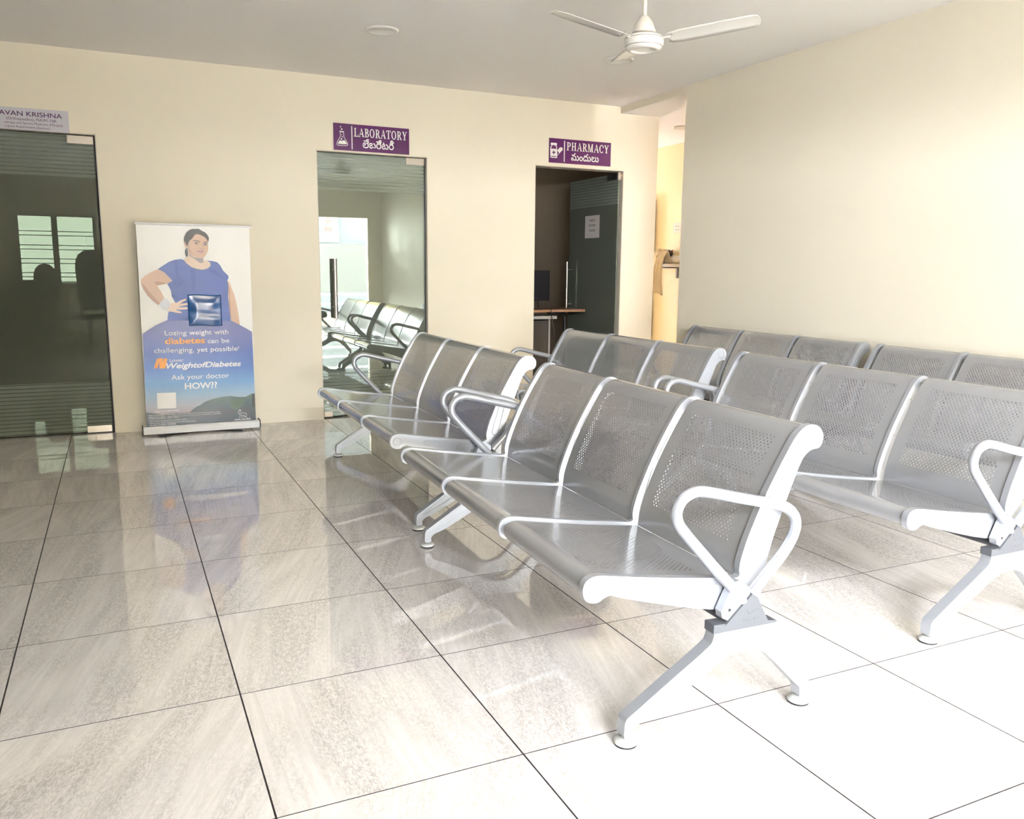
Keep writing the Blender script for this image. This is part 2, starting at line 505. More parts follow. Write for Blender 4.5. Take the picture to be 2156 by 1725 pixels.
for z in (1.03, 1.09, 1.225, 1.29, 1.425, 1.485, 1.625, 1.685):
    b.tube([(WX0, y1 - 0.015, z), (WX1, y1 - 0.015, z)], 0.006, M_ALU, 8)
b.build('security_bar', w1)
# entrance: four clear leaves with patch fittings under a head of the wall
def film_material():
    m = bpy.data.materials.new('white_frosted_film'); m.use_nodes = True
    N = m.node_tree.nodes; Lk = m.node_tree.links.new
    N.remove(N['Principled BSDF'])
    d_ = N.new('ShaderNodeBsdfDiffuse'); d_.inputs[0].default_value = (0.75, 0.75, 0.75, 1)
    t_ = N.new('ShaderNodeBsdfTranslucent'); t_.inputs[0].default_value = (0.97, 0.97, 0.97, 1)
    x_ = N.new('ShaderNodeMixShader'); x_.inputs[0].default_value = 0.72
    Lk(d_.outputs[0], x_.inputs[1]); Lk(t_.outputs[0], x_.inputs[2]); Lk(x_.outputs[0], N['Material Output'].inputs[0])
    return m
M_FILM = film_material()
n = 4; wleaf = (OPEN_X1 - OPEN_X0) / n
for k in range(n):
    x0 = OPEN_X0 + k * wleaf
    b = MB(); b.box(x0 + 0.006, x0 + wleaf - 0.006, Y_NEAR - 0.075, Y_NEAR - 0.063, 0.012, OPEN_Z - 0.012, M_GLASS_CLEAR)
    dr = struct(b.build('door_%d' % (4 + k)))
    b = MB()
    b.box(x0 + 0.01, x0 + 0.12, Y_NEAR - 0.087, Y_NEAR - 0.051, OPEN_Z - 0.045, OPEN_Z - 0.005, M_ALU)
    b.box(x0 + 0.01, x0 + 0.15, Y_NEAR - 0.087, Y_NEAR - 0.051, 0.005, 0.06, M_ALU)
    b.build('patch_fitting', dr)
    b = MB(); b.box(x0 + 0.008, x0 + wleaf - 0.008, Y_NEAR - 0.0625, Y_NEAR - 0.0618, 0.80, 1.60, M_FILM)
    b.build('frosted_film', dr)

# rooms behind the doors
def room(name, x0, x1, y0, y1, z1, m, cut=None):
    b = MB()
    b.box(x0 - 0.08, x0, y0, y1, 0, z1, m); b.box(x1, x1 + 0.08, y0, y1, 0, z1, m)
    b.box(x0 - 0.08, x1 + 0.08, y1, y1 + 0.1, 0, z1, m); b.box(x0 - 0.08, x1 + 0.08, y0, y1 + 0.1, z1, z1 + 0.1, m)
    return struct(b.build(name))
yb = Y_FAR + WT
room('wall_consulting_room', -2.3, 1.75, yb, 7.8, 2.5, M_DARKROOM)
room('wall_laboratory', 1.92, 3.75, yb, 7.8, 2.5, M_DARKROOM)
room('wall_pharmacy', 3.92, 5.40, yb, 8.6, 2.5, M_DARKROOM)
# side passage beyond the opening in the right wall
b = MB(); b.box(X_RIGHT + 0.14, 6.72, 1.5, 9.0, 2.565, 2.70, M_CEIL); b.box(X_RIGHT, X_RIGHT + 0.14, 3.925, Y_FAR, 2.5649, 2.566, M_CEIL); struct(b.build('ceiling_passage'))
b = MB(); b.box(6.579, 6.72, 1.5, 9.0, 0, 2.565, M_PASSAGE); struct(b.build('wall_passage'))
b = MB(); b.box(5.485, 5.49, Y_FAR + 0.005, 9.0, 0, 2.565, M_PASSAGE); b.box(5.482, 5.9, 8.9, 9.0, 0, 2.565, M_PASSAGE); b.box(6.2, 6.6, 8.9, 9.0, 0, 2.565, M_PASSAGE); b.box(5.9, 6.2, 8.9, 9.0, 0, 0.7, M_PASSAGE); b.box(5.9, 6.2, 8.9, 9.0, 2.0, 2.565, M_PASSAGE); b.box(5.2, 6.14, 1.5, 1.6, 0, 2.565, M_PASSAGE); b.box(6.14, 6.30, 1.5, 1.6, 2.0, 2.565, M_PASSAGE); b.box(6.30, 6.6, 1.5, 1.6, 0, 2.565, M_PASSAGE); struct(b.build('wall_passage_end'))  # unseen openings at both ends, added to let sky light the passage
M_DOORWOOD = mat('dark_door_paint', (0.035, 0.03, 0.028), 0.45, srgb=False)
b = MB(); b.box(6.535, 6.5785, 6.46, 7.36, 0.005, 2.0, M_DOORWOOD)
d8 = struct(b.build('door_8', bevel=0.002))
b = MB(); b.tube([(6.535, 6.54, 1.0), (6.49, 6.54, 1.0), (6.49, 6.64, 1.0)], 0.009, M_STEEL, 8); b.build('door_handle', d8)

# ------------------------------------------------------------------ glass doors
YG = Y_FAR + 0.055
def patch(parent, x0, x1, z0, z1, y=YG):
    b = MB(); b.box(x0, x1, y - 0.018, y + 0.018, z0, z1, M_STEEL)
    return b.build('patch_fitting', parent, bevel=0.002)
def glass_leaf(name, x0, x1, m, z0=0.012, z1=HEAD - 0.012):
    b = MB(); b.box(x0, x1, YG - 0.006, YG + 0.006, z0, z1, m)
    return struct(b.build(name))
d = glass_leaf('door_1', D1[0] + 0.008, D1[1] - 0.018, M_GLASS_DARK)
patch(d, 0.705, 0.868, 2.012, 2.066); patch(d, 0.700, 0.862, 0.006, 0.056)
b = MB(); b.box(D1[1] - 0.015, D1[1] - 0.006, YG - 0.012, YG + 0.012, 0.0, HEAD - 0.008, M_DARKGAP)  # dark strip put in for the shaded gap beside the leaf
b.build('door_seal', d)
d = glass_leaf('door_2', D2[0] + 0.008, D2[1] - 0.012, M_GLASS_LAB)
patch(d, 3.108, 3.262, 2.014, 2.068); patch(d, 3.108, 3.262, 0.006, 0.058)
b = MB(); b.tube([(2.505, YG - 0.06, 0.80), (2.505, YG - 0.06, 1.265)], 0.0165, M_STEEL, 20)
for z in (0.885, 1.18):
    b.tube([(2.505, YG - 0.06, z), (2.505, YG, z)], 0.008, M_STEEL, 10)
b.build('door_handle', d)
b = MB(); b.box(D2[0] + 0.015, D2[0] + 0.085, YG - 0.016, YG + 0.016, 0.008, 0.05, M_STEEL); b.build('floor_lock', d, bevel=0.002)
b = MB(); b.box(D2[1] - 0.011, D2[1] - 0.006, YG - 0.01, YG + 0.01, 0.0, HEAD - 0.008, M_DARKGAP); b.build('door_seal', d)
# pharmacy door, open inwards and standing at right angles to the wall
XL = 5.103
b = MB(); b.box(XL - 0.006, XL + 0.006, 4.912, 5.80, 0.012, HEAD - 0.02, M_GLASS_OPEN)
d = struct(b.build('door_3'))
b = MB(); b.box(XL - 0.02, XL + 0.02, 4.915, 5.08, 2.005, 2.06, M_BLACK); b.build('patch_fitting', d, bevel=0.002)
b = MB(); b.box(XL - 0.018, XL + 0.012, 4.895, 4.915, 2.0, 2.065, M_STEEL); b.box(XL - 0.006, XL + 0.02, 4.880, 4.90, 2.022, 2.045, M_CHROME); b.build('pivot', d, bevel=0.002)
b = MB(); b.box(XL - 0.02, XL + 0.02, 4.915, 5.08, 0.006, 0.06, M_STEEL); b.build('patch_fitting', d, bevel=0.002)
for s in (-1, 1):
    b = MB(); b.tube([(XL + s * 0.06, 5.74, 0.775), (XL + s * 0.06, 5.74, 1.28)], 0.0125, M_STEEL, 14)
    for z in (0.86, 1.2):
        b.tube([(XL + s * 0.06, 5.74, z), (XL, 5.74, z)], 0.008, M_STEEL, 10)
    b.build('door_handle', d)

# ------------------------------------------------------------------ waiting benches
M_SEAT = mat('silver_grey_powder_coat', (0.385, 0.39, 0.405), 0.17, metal=0.45, spec=0.6, coat=0.3, srgb=False)
M_FRAME = mat('silver_paint', (0.42, 0.44, 0.475), 0.33, metal=0.55, srgb=False)
M_BEAM = mat('dark_grey_steel', (0.12, 0.12, 0.13), 0.45, metal=0.3, srgb=False)
M_CAP = mat('charcoal_end_cap', (0.085, 0.09, 0.10), 0.5, srgb=False)
M_RUBBER = mat('black_rubber', (0.012, 0.012, 0.014), 0.6, srgb=False)
M_GLIDE = mat('worn_white_glide', (0.62, 0.63, 0.60), 0.35, metal=0.3, srgb=False, vary=0.15, vscale=120)

SEAT_P = [(-.340, .398), (-.356, .389), (-.376, .389), (-.392, .399), (-.399, .418), (-.393, .437), (-.376, .447), (-.352, .4475), (-.30, .4385),
          (-.2, .4215), (-.1, .406), (0.0, .3925), (.062, .386)]
BACK_P = [(.066, .386), (.069, .41), (.0725, .435), (.085, .476), (.101, .517), (.134, .590), (.165, .648), (.198, .705), (.226, .748), (.244, .768), (.262, .780),
          (.283, .783), (.303, .776), (.316, .759), (.316, .740), (.307, .727)]

def resample(pts, step):
    P = spline([(p[0], 0, p[1]) for p in pts], 10)
    L = [0.0]
    for i in range(1, len(P)): L.append(L[-1] + (P[i] - P[i - 1]).length)
    def at(s):
        s = min(max(s, 0), L[-1])
        for i in range(1, len(L)):
            if L[i] >= s:
                t = (s - L[i - 1]) / max(1e-9, L[i] - L[i - 1])
                return P[i - 1].lerp(P[i], t)
        return P[-1]
    def nrm(s):
        e = 0.004
        t = (at(s + e) - at(s - e)).normalized()
        return Vector((-t.z, 0, t.x))
    return at, nrm, L[-1]

def perforated_panel(name, prof, w, s0, rows, cols, pitch_s, pitch_y, r, th=0.0011):
    """Sheet bent along prof and w wide (y), with rows x cols of staggered round holes starting s0 along it."""
    at, nrm, Ltot = resample(prof, 0.01)
    V, F, NR = [], [], []
    def vert(s, y, top):
        p, n_ = at(s), nrm(s)
        q = p if top else p - n_ * th
        V.append((q.x, y, q.z)); NR.append(tuple(n_ if top else -n_)); return len(V) - 1
    def strip(sa, sb, ya, yb):
        for top in (True, False):
            a = [vert(sa, ya, top), vert(sa, yb, top), vert(sb, yb, top), vert(sb, ya, top)]
            F.append(a[::-1] if top else a)
    def run(sa, sb, ya, yb, step=0.008):
        k = max(1, math.ceil((sb - sa) / step))
        for i in range(k): strip(sa + (sb - sa) * i / k, sa + (sb - sa) * (i + 1) / k, ya, yb)
    s1 = s0 + rows * pitch_s
    run(0, s0, -w / 2, w / 2); run(s1, Ltot, -w / 2, w / 2)
    half = cols * pitch_y / 2
    for i in range(rows):
        sa, sb = s0 + i * pitch_s, s0 + (i + 1) * pitch_s
        sm = (sa + sb) / 2
        shift = pitch_y / 4 * (1 if i % 2 else -1)
        strip(sa, sb, -w / 2, -half + shift); strip(sa, sb, half + shift, w / 2)
        for j in range(cols):
            ya = -half + shift + j * pitch_y; yb_ = ya + pitch_y; ym = (ya + yb_) / 2
            outer = [(sm, ya), (sa, ya), (sa, ym), (sa, yb_), (sm, yb_), (sb, yb_), (sb, ym), (sb, ya)]
            inner = [(sm - r * math.sin(q), ym - r * math.cos(q)) for q in (2 * math.pi * k / 8 for k in range(8))]
            ot = [vert(*p, True) for p in outer]; it = [vert(*p, True) for p in inner]
            ob = [vert(*p, False) for p in outer]; ib = [vert(*p, False) for p in inner]
            for k in range(8):
                l = (k + 1) % 8
                F.append((ot[k], it[k], it[l], ot[l])); F.append((ob[k], ob[l], ib[l], ib[k])); F.append((it[k], ib[k], ib[l], it[l]))
    # rim
    for s in (0, Ltot):
        F.append([vert(s, -w / 2, True), vert(s, w / 2, True), vert(s, w / 2, False), vert(s, -w / 2, False)])
    me = bpy.data.meshes.new(name)
    me.from_pydata(V, [], F); me.materials.append(M_SEAT)
    me.polygons.foreach_set('use_smooth', [True] * len(F))
    me.update()
    me.normals_split_custom_set_from_vertices(NR)
    o = bpy.data.objects.new(name, me); COL.objects.link(o)
    return o

PLATE = [(-.345, .392), (-.358, .3845), (-.378, .3845), (-.396, .395), (-.4035, .418), (-.397, .4405), (-.378, .4515), (-.352, .452), (-.30, .443), (-.2, .426), (-.1, .4105), (0.0, .397), (.0615, .390),
         (.0645, .412), (.068, .437), (.081, .479), (.097, .519), (.130, .592), (.161, .650), (.194, .707), (.222, .751), (.241, .772), (.261, .7845),
         (.284, .787), (.305, .780), (.320, .761), (.3205, .738), (.309, .722), (.290, .7195), (.272, .712), (.252, .69), (.226, .63), (.197, .554), (.170, .48), (.150, .40), (.142, .35), (.140, .315), (.118, .30),
         (-.023, .313), (-.2, .358), (-.30, .388), (-.325, .397)]
def capsule(a, b_, ra, rb, n=7):
    a, b_ = Vector(a), Vector(b_)
    t = (b_ - a).normalized(); q0 = math.atan2(t.y, t.x)
    return [(b_.x + rb * math.cos(q0 + q), b_.y + rb * math.sin(q0 + q)) for q in (-math.pi / 2 + math.pi * k / n for k in range(n + 1))] + \
           [(a.x + ra * math.cos(q0 + q), a.y + ra * math.sin(q0 + q)) for q in (math.pi / 2 + math.pi * k / n for k in range(n + 1))]
def circle(c, r, n=18):
    return [(c[0] + r * math.cos(2 * math.pi * k / n), c[1] + r * math.sin(2 * math.pi * k / n)) for k in range(n)]
def beads(mb, loops, y, r, m):
    for lp in loops:
        mb.tube([(p[0], y, p[1]) for p in lp], r, m, 6, closed=True)
PLATE_LOOPS = [capsule((-.235, .404), (-.135, .389), .012, .017), capsule((-.07, .371), (.02, .353), .020, .022), capsule((.165, .592), (.214, .69), .013, .009),
               capsule((.110, .43), (.142, .545), .016, .013), circle((-.371, .418), .019), circle((.287, .753), .020)]
def smooth_outline(P, n=3):
    return [(q[0], q[1]) for q in spline([(p[0], p[1], 0) for p in P], n, closed=True)]
PLATE_S = smooth_outline(PLATE)
def plate(y, th, parent):
    mb = MB()
    mb.prism(PLATE_S, y - th / 2, y + th / 2, M_FRAME)
    for s in (-1, 1):
        beads(mb, PLATE_LOOPS, y + s * th / 2, 0.0016, M_FRAME)
    return mb.build('side_frame', parent)

LEG = [(-.034, .262), (-.038, .245), (-.055, .226), (-.162, .159), (-.268, .092), (-.291, .076), (-.2955, .055), (-.294, .026), (-.268, .026), (-.267, .044), (-.249, .060), (-.20, .078), (-.083, .139), (-.01, .180), (.03, .195), (.075, .199), (.115, .191), (.145, .172),
       (.20, .118), (.245, .072), (.265, .052), (.268, .026), (.294, .026), (.2955, .056), (.288, .086), (.225, .160), (.178, .222), (.168, .245), (.166, .262)]
LEG_LOOPS = [capsule((-.255, .080), (-.065, .192), .005, .020), capsule((.238, .105), (.150, .205), .006, .017), [(-.02, .236), (.14, .236), (.125, .214), (.075, .208), (.02, .210), (-.01, .219)]]
ARM = [(.052, .335), (.045, .352), (.005, .394), (-.075, .478), (-.140, .549), (-.160, .580), (-.162, .607), (-.147, .632), (-.120, .645), (-.085, .646), (.02, .620), (.12, .596), (.175, .580), (.207, .556), (.217, .524), (.205, .487), (.170, .44), (.105, .376), (.085, .352)]

def make_bench():
    root = thing('waiting_bench', '', 'bench')
    pitch = 1.6 / 3
    seat0 = perforated_panel('seat', SEAT_P, pitch - 0.049, 0.148, 38, 25, 0.0086, 0.0152, 0.0030)
    back0 = perforated_panel('backrest', BACK_P, pitch - 0.049, 0.080, 37, 25, 0.0086, 0.0152, 0.0030)
    for k in range(3):
        for o0 in (seat0, back0):
            o = o0 if k == 0 else o0.copy()
            if k: COL.objects.link(o)
            o.parent = root; o.location = (0, (k - 1) * pitch - .0135, 0)
    for y, th in ((-.8, .022), (-pitch / 2, .016), (pitch / 2, .016), (.8, .022)):
        plate(y, th, root)
    b = MB(); b.prism([(.0, .284), (.132, .276), (.085, .358)], -.845, .845, M_BEAM)
    beam = b.build('beam', root, bevel=0.003)
    for s in (-1, 1):
        b = MB(); b.prism([(-.004, .281), (.136, .272), (.086, .363)], s * .845, s * .853, M_CAP)
        # small embossed mark on the cap
        ye = s * .853
        b.tube([(.062, ye, .315), (.07, ye, .302), (.084, ye, .308), (.102, ye, .312)], .0008, M_CAP, 5)
        for x in (.052, .060, .068, .077, .086, .094, .102):
            b.tube([(x, ye, .283), (x, ye, .290)], .0008, M_CAP, 5)
        b.build('end_cap', root)
        y = s * .83
        b = MB(); b.prism([(-.038, .262), (-.038, .287), (-.008, .286), (.13, .274), (.168, .268), (.168, .262)], y - .021, y + .021, M_CAP); b.build('saddle', root, bevel=0.002)
        b = MB(); b.prism([(q[0], q[2]) for q in spline([(p[0], 0, p[1]) for p in LEG], 3)], y - .019, y + .019, M_FRAME)
        for q in (-1, 1):
            beads(b, LEG_LOOPS, y + q * .019, 0.0018, M_FRAME)
        leg = b.build('leg', root, bevel=0.004)
        for x in (-.280, .280):
            b = MB()
            b.lathe([(.026, 0), (.029, .001), (.029, .006)], (x, y, 0), M_RUBBER, 24)
            b.lathe([(.030, .006), (.031, .009), (.028, .014), (.018, .019), (.008, .021)], (x, y, 0), M_GLIDE, 24)
            b.tube([(x, y, .020), (x, y, .032)], .007, M_CHROME, 6)
            b.build('foot_pad', leg)
        ya = s * .842
        b = MB()
        b.tube(spline([(p[0], ya, p[1]) for p in ARM], 5), .0150, M_FRAME, 14)
        b.build('armrest', root)
        b = MB()
        b.prism([(.075, .372), (.040, .396), (.022, .392), (-.014, .318), (-.010, .300), (.008, .290), (.025, .294), (.078, .350)], s * .818, s * .846, M_FRAME)
        b.tube([(.006, s * .845, .312), (.006, s * .852, .312)], .0065, M_CHROME, 10)
        b.tube([(.012, s * .8455, .320), (.012, s * .8475, .320)], .004, M_BLACK, 8)
        b.build('bracket', root, bevel=0.002)
    return root

BENCHES = [
    (2.362, 0.757, -0.030, 'silver perforated three-seat bench standing alone mid-floor, near armrest whole'),
    (2.442, 2.665, -0.014, 'silver three-seat bench standing beside the laboratory glass door, mirrored in its glass'),
    (3.575, 2.675, 0.018, 'silver three-seat bench standing directly before the pharmacy doorway'),
    (3.575, 0.870, -0.005, 'silver three-seat bench in the middle row with its near armrest cut by the picture edge'),
    (4.690, 2.715, 0.010, 'grey three-seat bench against the cream wall, beside the passage opening'),
    (4.690, 0.975, 0.010, 'grey three-seat bench against the cream wall, cut off by the picture edge'),
]
proto = make_bench()
for i, (x, y, a, lab) in enumerate(BENCHES):
    o = proto if i == 0 else copy_tree(proto)
    o.location = (x, y, 0); o.rotation_euler = (0, 0, a)
    tag(o, lab, 'bench', 'perforated metal waiting benches')

# ------------------------------------------------------------------ ceiling fan and downlights
M_FAN = mat('ivory_enamel', (0.80, 0.75, 0.66), 0.3, srgb=False, coat=0.3)
M_FANW = mat('white_enamel', (0.84, 0.82, 0.78), 0.28, srgb=False, coat=0.3)
M_BROWN = mat('brown_trim_line', (0.30, 0.20, 0.16), 0.4, srgb=False)
FX, FY, FZ = 3.335, 1.90, 2.286
fan = thing('ceiling_fan', 'white three-blade ceiling fan hanging on an ivory rod', 'ceiling fan', (FX, FY, H_CEIL))
def fz(z): return z - H_CEIL
b = MB(); b.tube([(0, 0, 0.0), (0, 0, fz(FZ + .08))], .0105, M_FAN, 14); b.lathe([(.045, -.06), (.05, -.02), (.052, 0)], (0, 0, 0), M_FAN, 28); b.build('downrod', fan)
b = MB(); b.lathe([(.056, .036), (.058, .040), (.054, .052), (.047, .066), (.0475, .070), (.040, .085), (.026, .104), (.018, .113), (.012, .116)], (0, 0, fz(FZ)), M_FAN, 36); b.build('canopy', fan)
b = MB()
b.lathe([(.030, -.040), (.060, -.0385), (.0605, -.042), (.064, -.043), (.080, -.040), (.086, -.032), (.087, -.026)], (0, 0, fz(FZ)), M_FANW, 48)
b.lathe([(.0872, -.026), (.0876, -.0245)], (0, 0, fz(FZ)), M_BROWN, 48)
b.lathe([(.090, -.0245), (.0945, -.018), (.096, .0), (.095, .008)], (0, 0, fz(FZ)), M_FANW, 48)
b.lathe([(.0950, .008), (.0945, .0095)], (0, 0, fz(FZ)), M_BROWN, 48)
b.lathe([(.094, .0095), (.088, .019), (.074, .025), (.035, .027)], (0, 0, fz(FZ)), M_FANW, 48)
b.lathe([(.030, .026), (.030, .045)], (0, 0, fz(FZ)), M_BROWN, 24)
b.build('motor_housing', fan)
for k in range(3):
    q = math.radians(70 + 120 * k)
    c, s = math.cos(q), math.sin(q)
    def tr(r, t, z): return (r * c - t * s, r * s + t * c, fz(FZ) + z)
    b = MB()
    rows = []
    prof = [(.118, .036), (.132, .050), (.18, .060), (.35, .060), (.50, .058), (.525, .054), (.54, .042), (.545, .02)]
    for r, w in prof:
        sag = .012 + .085 * (r - .14)
        rows.append([tr(r, t * w, sag - t * w * .20 - .006 * (t * t)) for t in (-1, -.6, -.2, .2, .6, 1)])
    vs_ = [p for row in rows for p in row] + [(p[0], p[1], p[2] - .0022) for row in rows for p in row]
    n = len(prof); fs = []
    for i in range(n - 1):
        for j in range(5):
            a = i * 6 + j
            fs.append((a, a + 1, a + 7, a + 6)); o_ = n * 6
            fs.append((o_ + a, o_ + a + 6, o_ + a + 7, o_ + a + 1))
    edge = [j for j in range(6)] + [i * 6 + 5 for i in range(1, n)] + [(n - 1) * 6 + j for j in range(4, -1, -1)] + [i * 6 for i in range(n - 2, 0, -1)]
    for i in range(len(edge)):
        a, d_ = edge[i], edge[(i + 1) % len(edge)]
        fs.append((a, d_, d_ + n * 6, a + n * 6))
    b.add(vs_, fs, M_FANW, True)
    blade = b.build('blade', fan)
    b = MB(); b.tube([tr(.085, 0, .006), tr(.11, 0, .009), tr(.135, 0, .011)], [.012, .009, .014], M_FANW, 10, flat=.45)
    for t in (-.02, .02):
        b.tube([tr(.145, t, .006), tr(.145, t, .020)], .005, M_CHROME, 8)
    b.build('blade_bracket', blade)

def downlight(loc, label, lit=False):
    t = thing('downlight', label, 'ceiling light', loc, group='round recessed downlights')
    b = MB()
    b.lathe([(.078, -.006), (.084, -.011), (.096, -.009), (.101, -.002), (.101, .0)], (0, 0, 0), M_WHITE, 40)
    b.build('rim', t)
    b = MB(); b.lathe([(.004, -.0055), (.078, -.0055), (.079, -.003)], (0, 0, 0), M_LAMPON if lit else mat('frosted_diffuser', (0.74, 0.70, 0.66), 0.5, srgb=False), 40)
    b.build('diffuser', t)
    return t
M_LAMPON = mat('lit_diffuser', (1.0, 0.86, 0.62), 0.5, srgb=False, emit=3.0)
downlight((2.508, 3.505, H_CEIL), 'round unlit downlight in the ceiling above the laboratory door')
downlight((4.170, 3.465, H_CEIL), 'round unlit downlight in the ceiling behind the fan blade')
downlight((5.985, 5.205, 2.565), 'round downlight in the passage ceiling, cut by the wall corner')

# ------------------------------------------------------------------ wall signs
M_PURPLE = mat('purple_sign_film', (92, 34, 98), 0.25, vary=0.03)
M_PRINTW = mat('white_sign_print', (0.86, 0.84, 0.84), 0.4, srgb=False)
M_SIGNGREY = mat('pale_sign_board', (205, 203, 214), 0.4, vary=0.01)
M_PRINTP = mat('purple_sign_print', (78, 22, 92), 0.4)
SERIF = {}
def glyph(ch):
    """Serif capitals in a unit box: thick stems .17, thin strokes .075, slab serifs."""
    T, t, s = .19, .085, .055
    def rect(x0, x1, z0, z1): return [(x0, z0), (x1, z0), (x1, z1), (x0, z1)]
    def foot(xc, w=.42): return rect(xc - w / 2, xc + w / 2, 0, s)
    def head(xc, w=.42): return rect(xc - w / 2, xc + w / 2, 1 - s, 1)
    def ring(cx, cz, rx, rz, a0, a1, tx, tz, n=16):
        out = []
        for k in range(n):
            p, q = a0 + (a1 - a0) * k / n, a0 + (a1 - a0) * (k + 1) / n
            out.append([(cx + rx * math.cos(p), cz + rz * math.sin(p)), (cx + rx * math.cos(q), cz + rz * math.sin(q)),
                        (cx + (rx - tx) * math.cos(q), cz + (rz - tz) * math.sin(q)), (cx + (rx - tx) * math.cos(p), cz + (rz - tz) * math.sin(p))])
        return out
    H = math.pi / 2
    def bowl(x, zc, rx, rz): return ring(x, zc, rx, rz, -H, H, T, t, 10) + [rect(.2, x, zc - rz, zc - rz + t), rect(.2, x, zc + rz - t, zc + rz)]
    if ch == 'L': return .80, [rect(.16, .16 + T, 0, 1), head(.255), rect(.04, .78, 0, t), [(.70, t), (.78, t), (.80, .30), (.74, .30)]]
    if ch == 'A': return .95, [[(.42, 1), (.56, 1), (.90, 0), (.68, 0)], [(.44, .93), (.48, 1.0), (.20, 0), (.10, 0)], rect(.26, .72, .30, .30 + t), foot(.14, .30), foot(.80, .36)]
    if ch == 'B': return .85, [rect(.16, .16 + T, 0, 1), foot(.20, .34), head(.20, .34)] + bowl(.42, .75, .30, .25) + bowl(.44, .27, .36, .27)
    if ch == 'P': return .80, [rect(.16, .16 + T, 0, 1), foot(.255), head(.20, .34)] + bowl(.42, .72, .34, .28)
    if ch == 'R': return .92, [rect(.16, .16 + T, 0, 1), foot(.255), head(.20, .34)] + bowl(.42, .73, .34, .27) + [[(.40, .48), (.56, .52), (.90, 0), (.68, 0)], foot(.82, .24)]
    if ch == 'O': return .95, ring(.47, .5, .43, .52, 0, 2 * math.pi, T, t, 28)
    if ch == 'C': return .88, ring(.48, .5, .43, .52, .22 * math.pi, 1.78 * math.pi, T, t, 24) + [[(.68, .62), (.82, .62), (.84, .86), (.74, .90)]]
    if ch == 'T': return .88, [rect(.345, .345 + T, 0, 1), foot(.44, .44), rect(.04, .84, 1 - t, 1), [(.04, 1), (.02, .72), (.08, .72), (.13, 1 - t)], [(.84, 1), (.86, .72), (.80, .72), (.75, 1 - t)]]
    if ch == 'H': return 1.0, [rect(.16, .16 + T, 0, 1), rect(.65, .65 + T, 0, 1), rect(.2, .8, .47, .47 + t), foot(.255, .38), foot(.745, .38), head(.255, .38), head(.745, .38)]
    if ch == 'M': return 1.12, [rect(.14, .14 + t, 0, 1), rect(.78, .78 + T, 0, 1), [(.12, 1), (.33, 1), (.60, 0), (.50, 0)], [(.80, 1), (.92, 1), (.60, 0), (.50, 0)], foot(.18, .32), foot(.875, .38), head(.16, .26), head(.90, .30)]
    if ch == 'Y': return .92, [rect(.37, .37 + T, 0, .45), foot(.465, .44), [(.10, 1), (.31, 1), (.56, .42), (.38, .42)], [(.72, 1), (.82, 1), (.55, .42), (.42, .42)], head(.20, .36), head(.77, .30)]
def serif_write(mb, body, x0, x1, base, cap, y, m, gap=.04):
    tot = sum(glyph(c)[0] + gap for c in body) - gap
    k = (x1 - x0) / tot; x = x0
    for c in body:
        w, polys = glyph(c)
        for p in polys: flat_poly(mb, [(x + q[0] * k, base + q[1] * cap) for q in p], y, m)
        x += (w + gap) * k

def sign(name, x0, x1, z0, z1, m, label):
    mb = MB(); mb.box(x0, x1, Y_FAR - .006, Y_FAR - .0005, z0, z1, m)
    return mb
YS = Y_FAR - .0066
# laboratory
x0, x1, z0, z1 = 2.519, 3.121, 2.085, 2.283
sgn = sign('sign', x0, x1, z0, z1, M_PURPLE, '')
W_, H_ = x1 - x0, z1 - z0
def U(u, v): return (x0 + u * W_, z1 - v * H_)
serif_write(sgn, 'LABORATORY', x0 + .262 * W_, x0 + .972 * W_, z1 - .455 * H_, .325 * H_, YS, M_PRINTW)
sgn.box(x0 + .231 * W_, x0 + .243 * W_, YS, Y_FAR - .005, z1 - .94 * H_, z1 - .07 * H_, M_PRINTW)
def Q1(p):   # corner positions of the board in the sketch grid
    u = (p[0] - 134) / 1914.0; top = 108 + (p[0] - 122) * .0728; bot = 790 + (p[0] - 145) * .0577
    return U(u, (p[1] - top) / (bot - top))
write_joined(sgn, 'లేబరేటరీ', x0 + .374 * W_, x0 + .795 * W_, z1 - .868 * H_, z1 - .498 * H_, YS, M_PRINTW, bold=.016)
fl = [(287, 330), (300, 360), (302, 455), (212, 615), (212, 660), (245, 678), (440, 690), (482, 665), (482, 630), (390, 470), (382, 355), (388, 335)]
ribbon(sgn, [Q1(p) for p in fl], .0038, YS, M_PRINTW, 0)
ribbon(sgn, [Q1(p) for p in [(292, 322), (385, 328), (390, 345), (290, 340), (292, 322)]], .004, YS, M_PRINTW, 0)
flat_poly(sgn, [Q1(p) for p in [(232, 632), (285, 548), (320, 568), (355, 562), (402, 545), (465, 640), (445, 652), (240, 640)]], YS, M_PRINTW)
for cx, cz, r in ((312, 208, 16), (338, 270, 20), (336, 410, 10), (350, 465, 13), (328, 520, 20)):
    q = Q1((cx, cz)); disc(sgn, q[0], q[1], r / 1914 * W_, YS, M_PRINTW)
o = sgn.build('wall_sign', fix=False)
tag(o, 'purple sign with flask icon and the word LABORATORY above a glass door', 'sign', 'purple department signs')
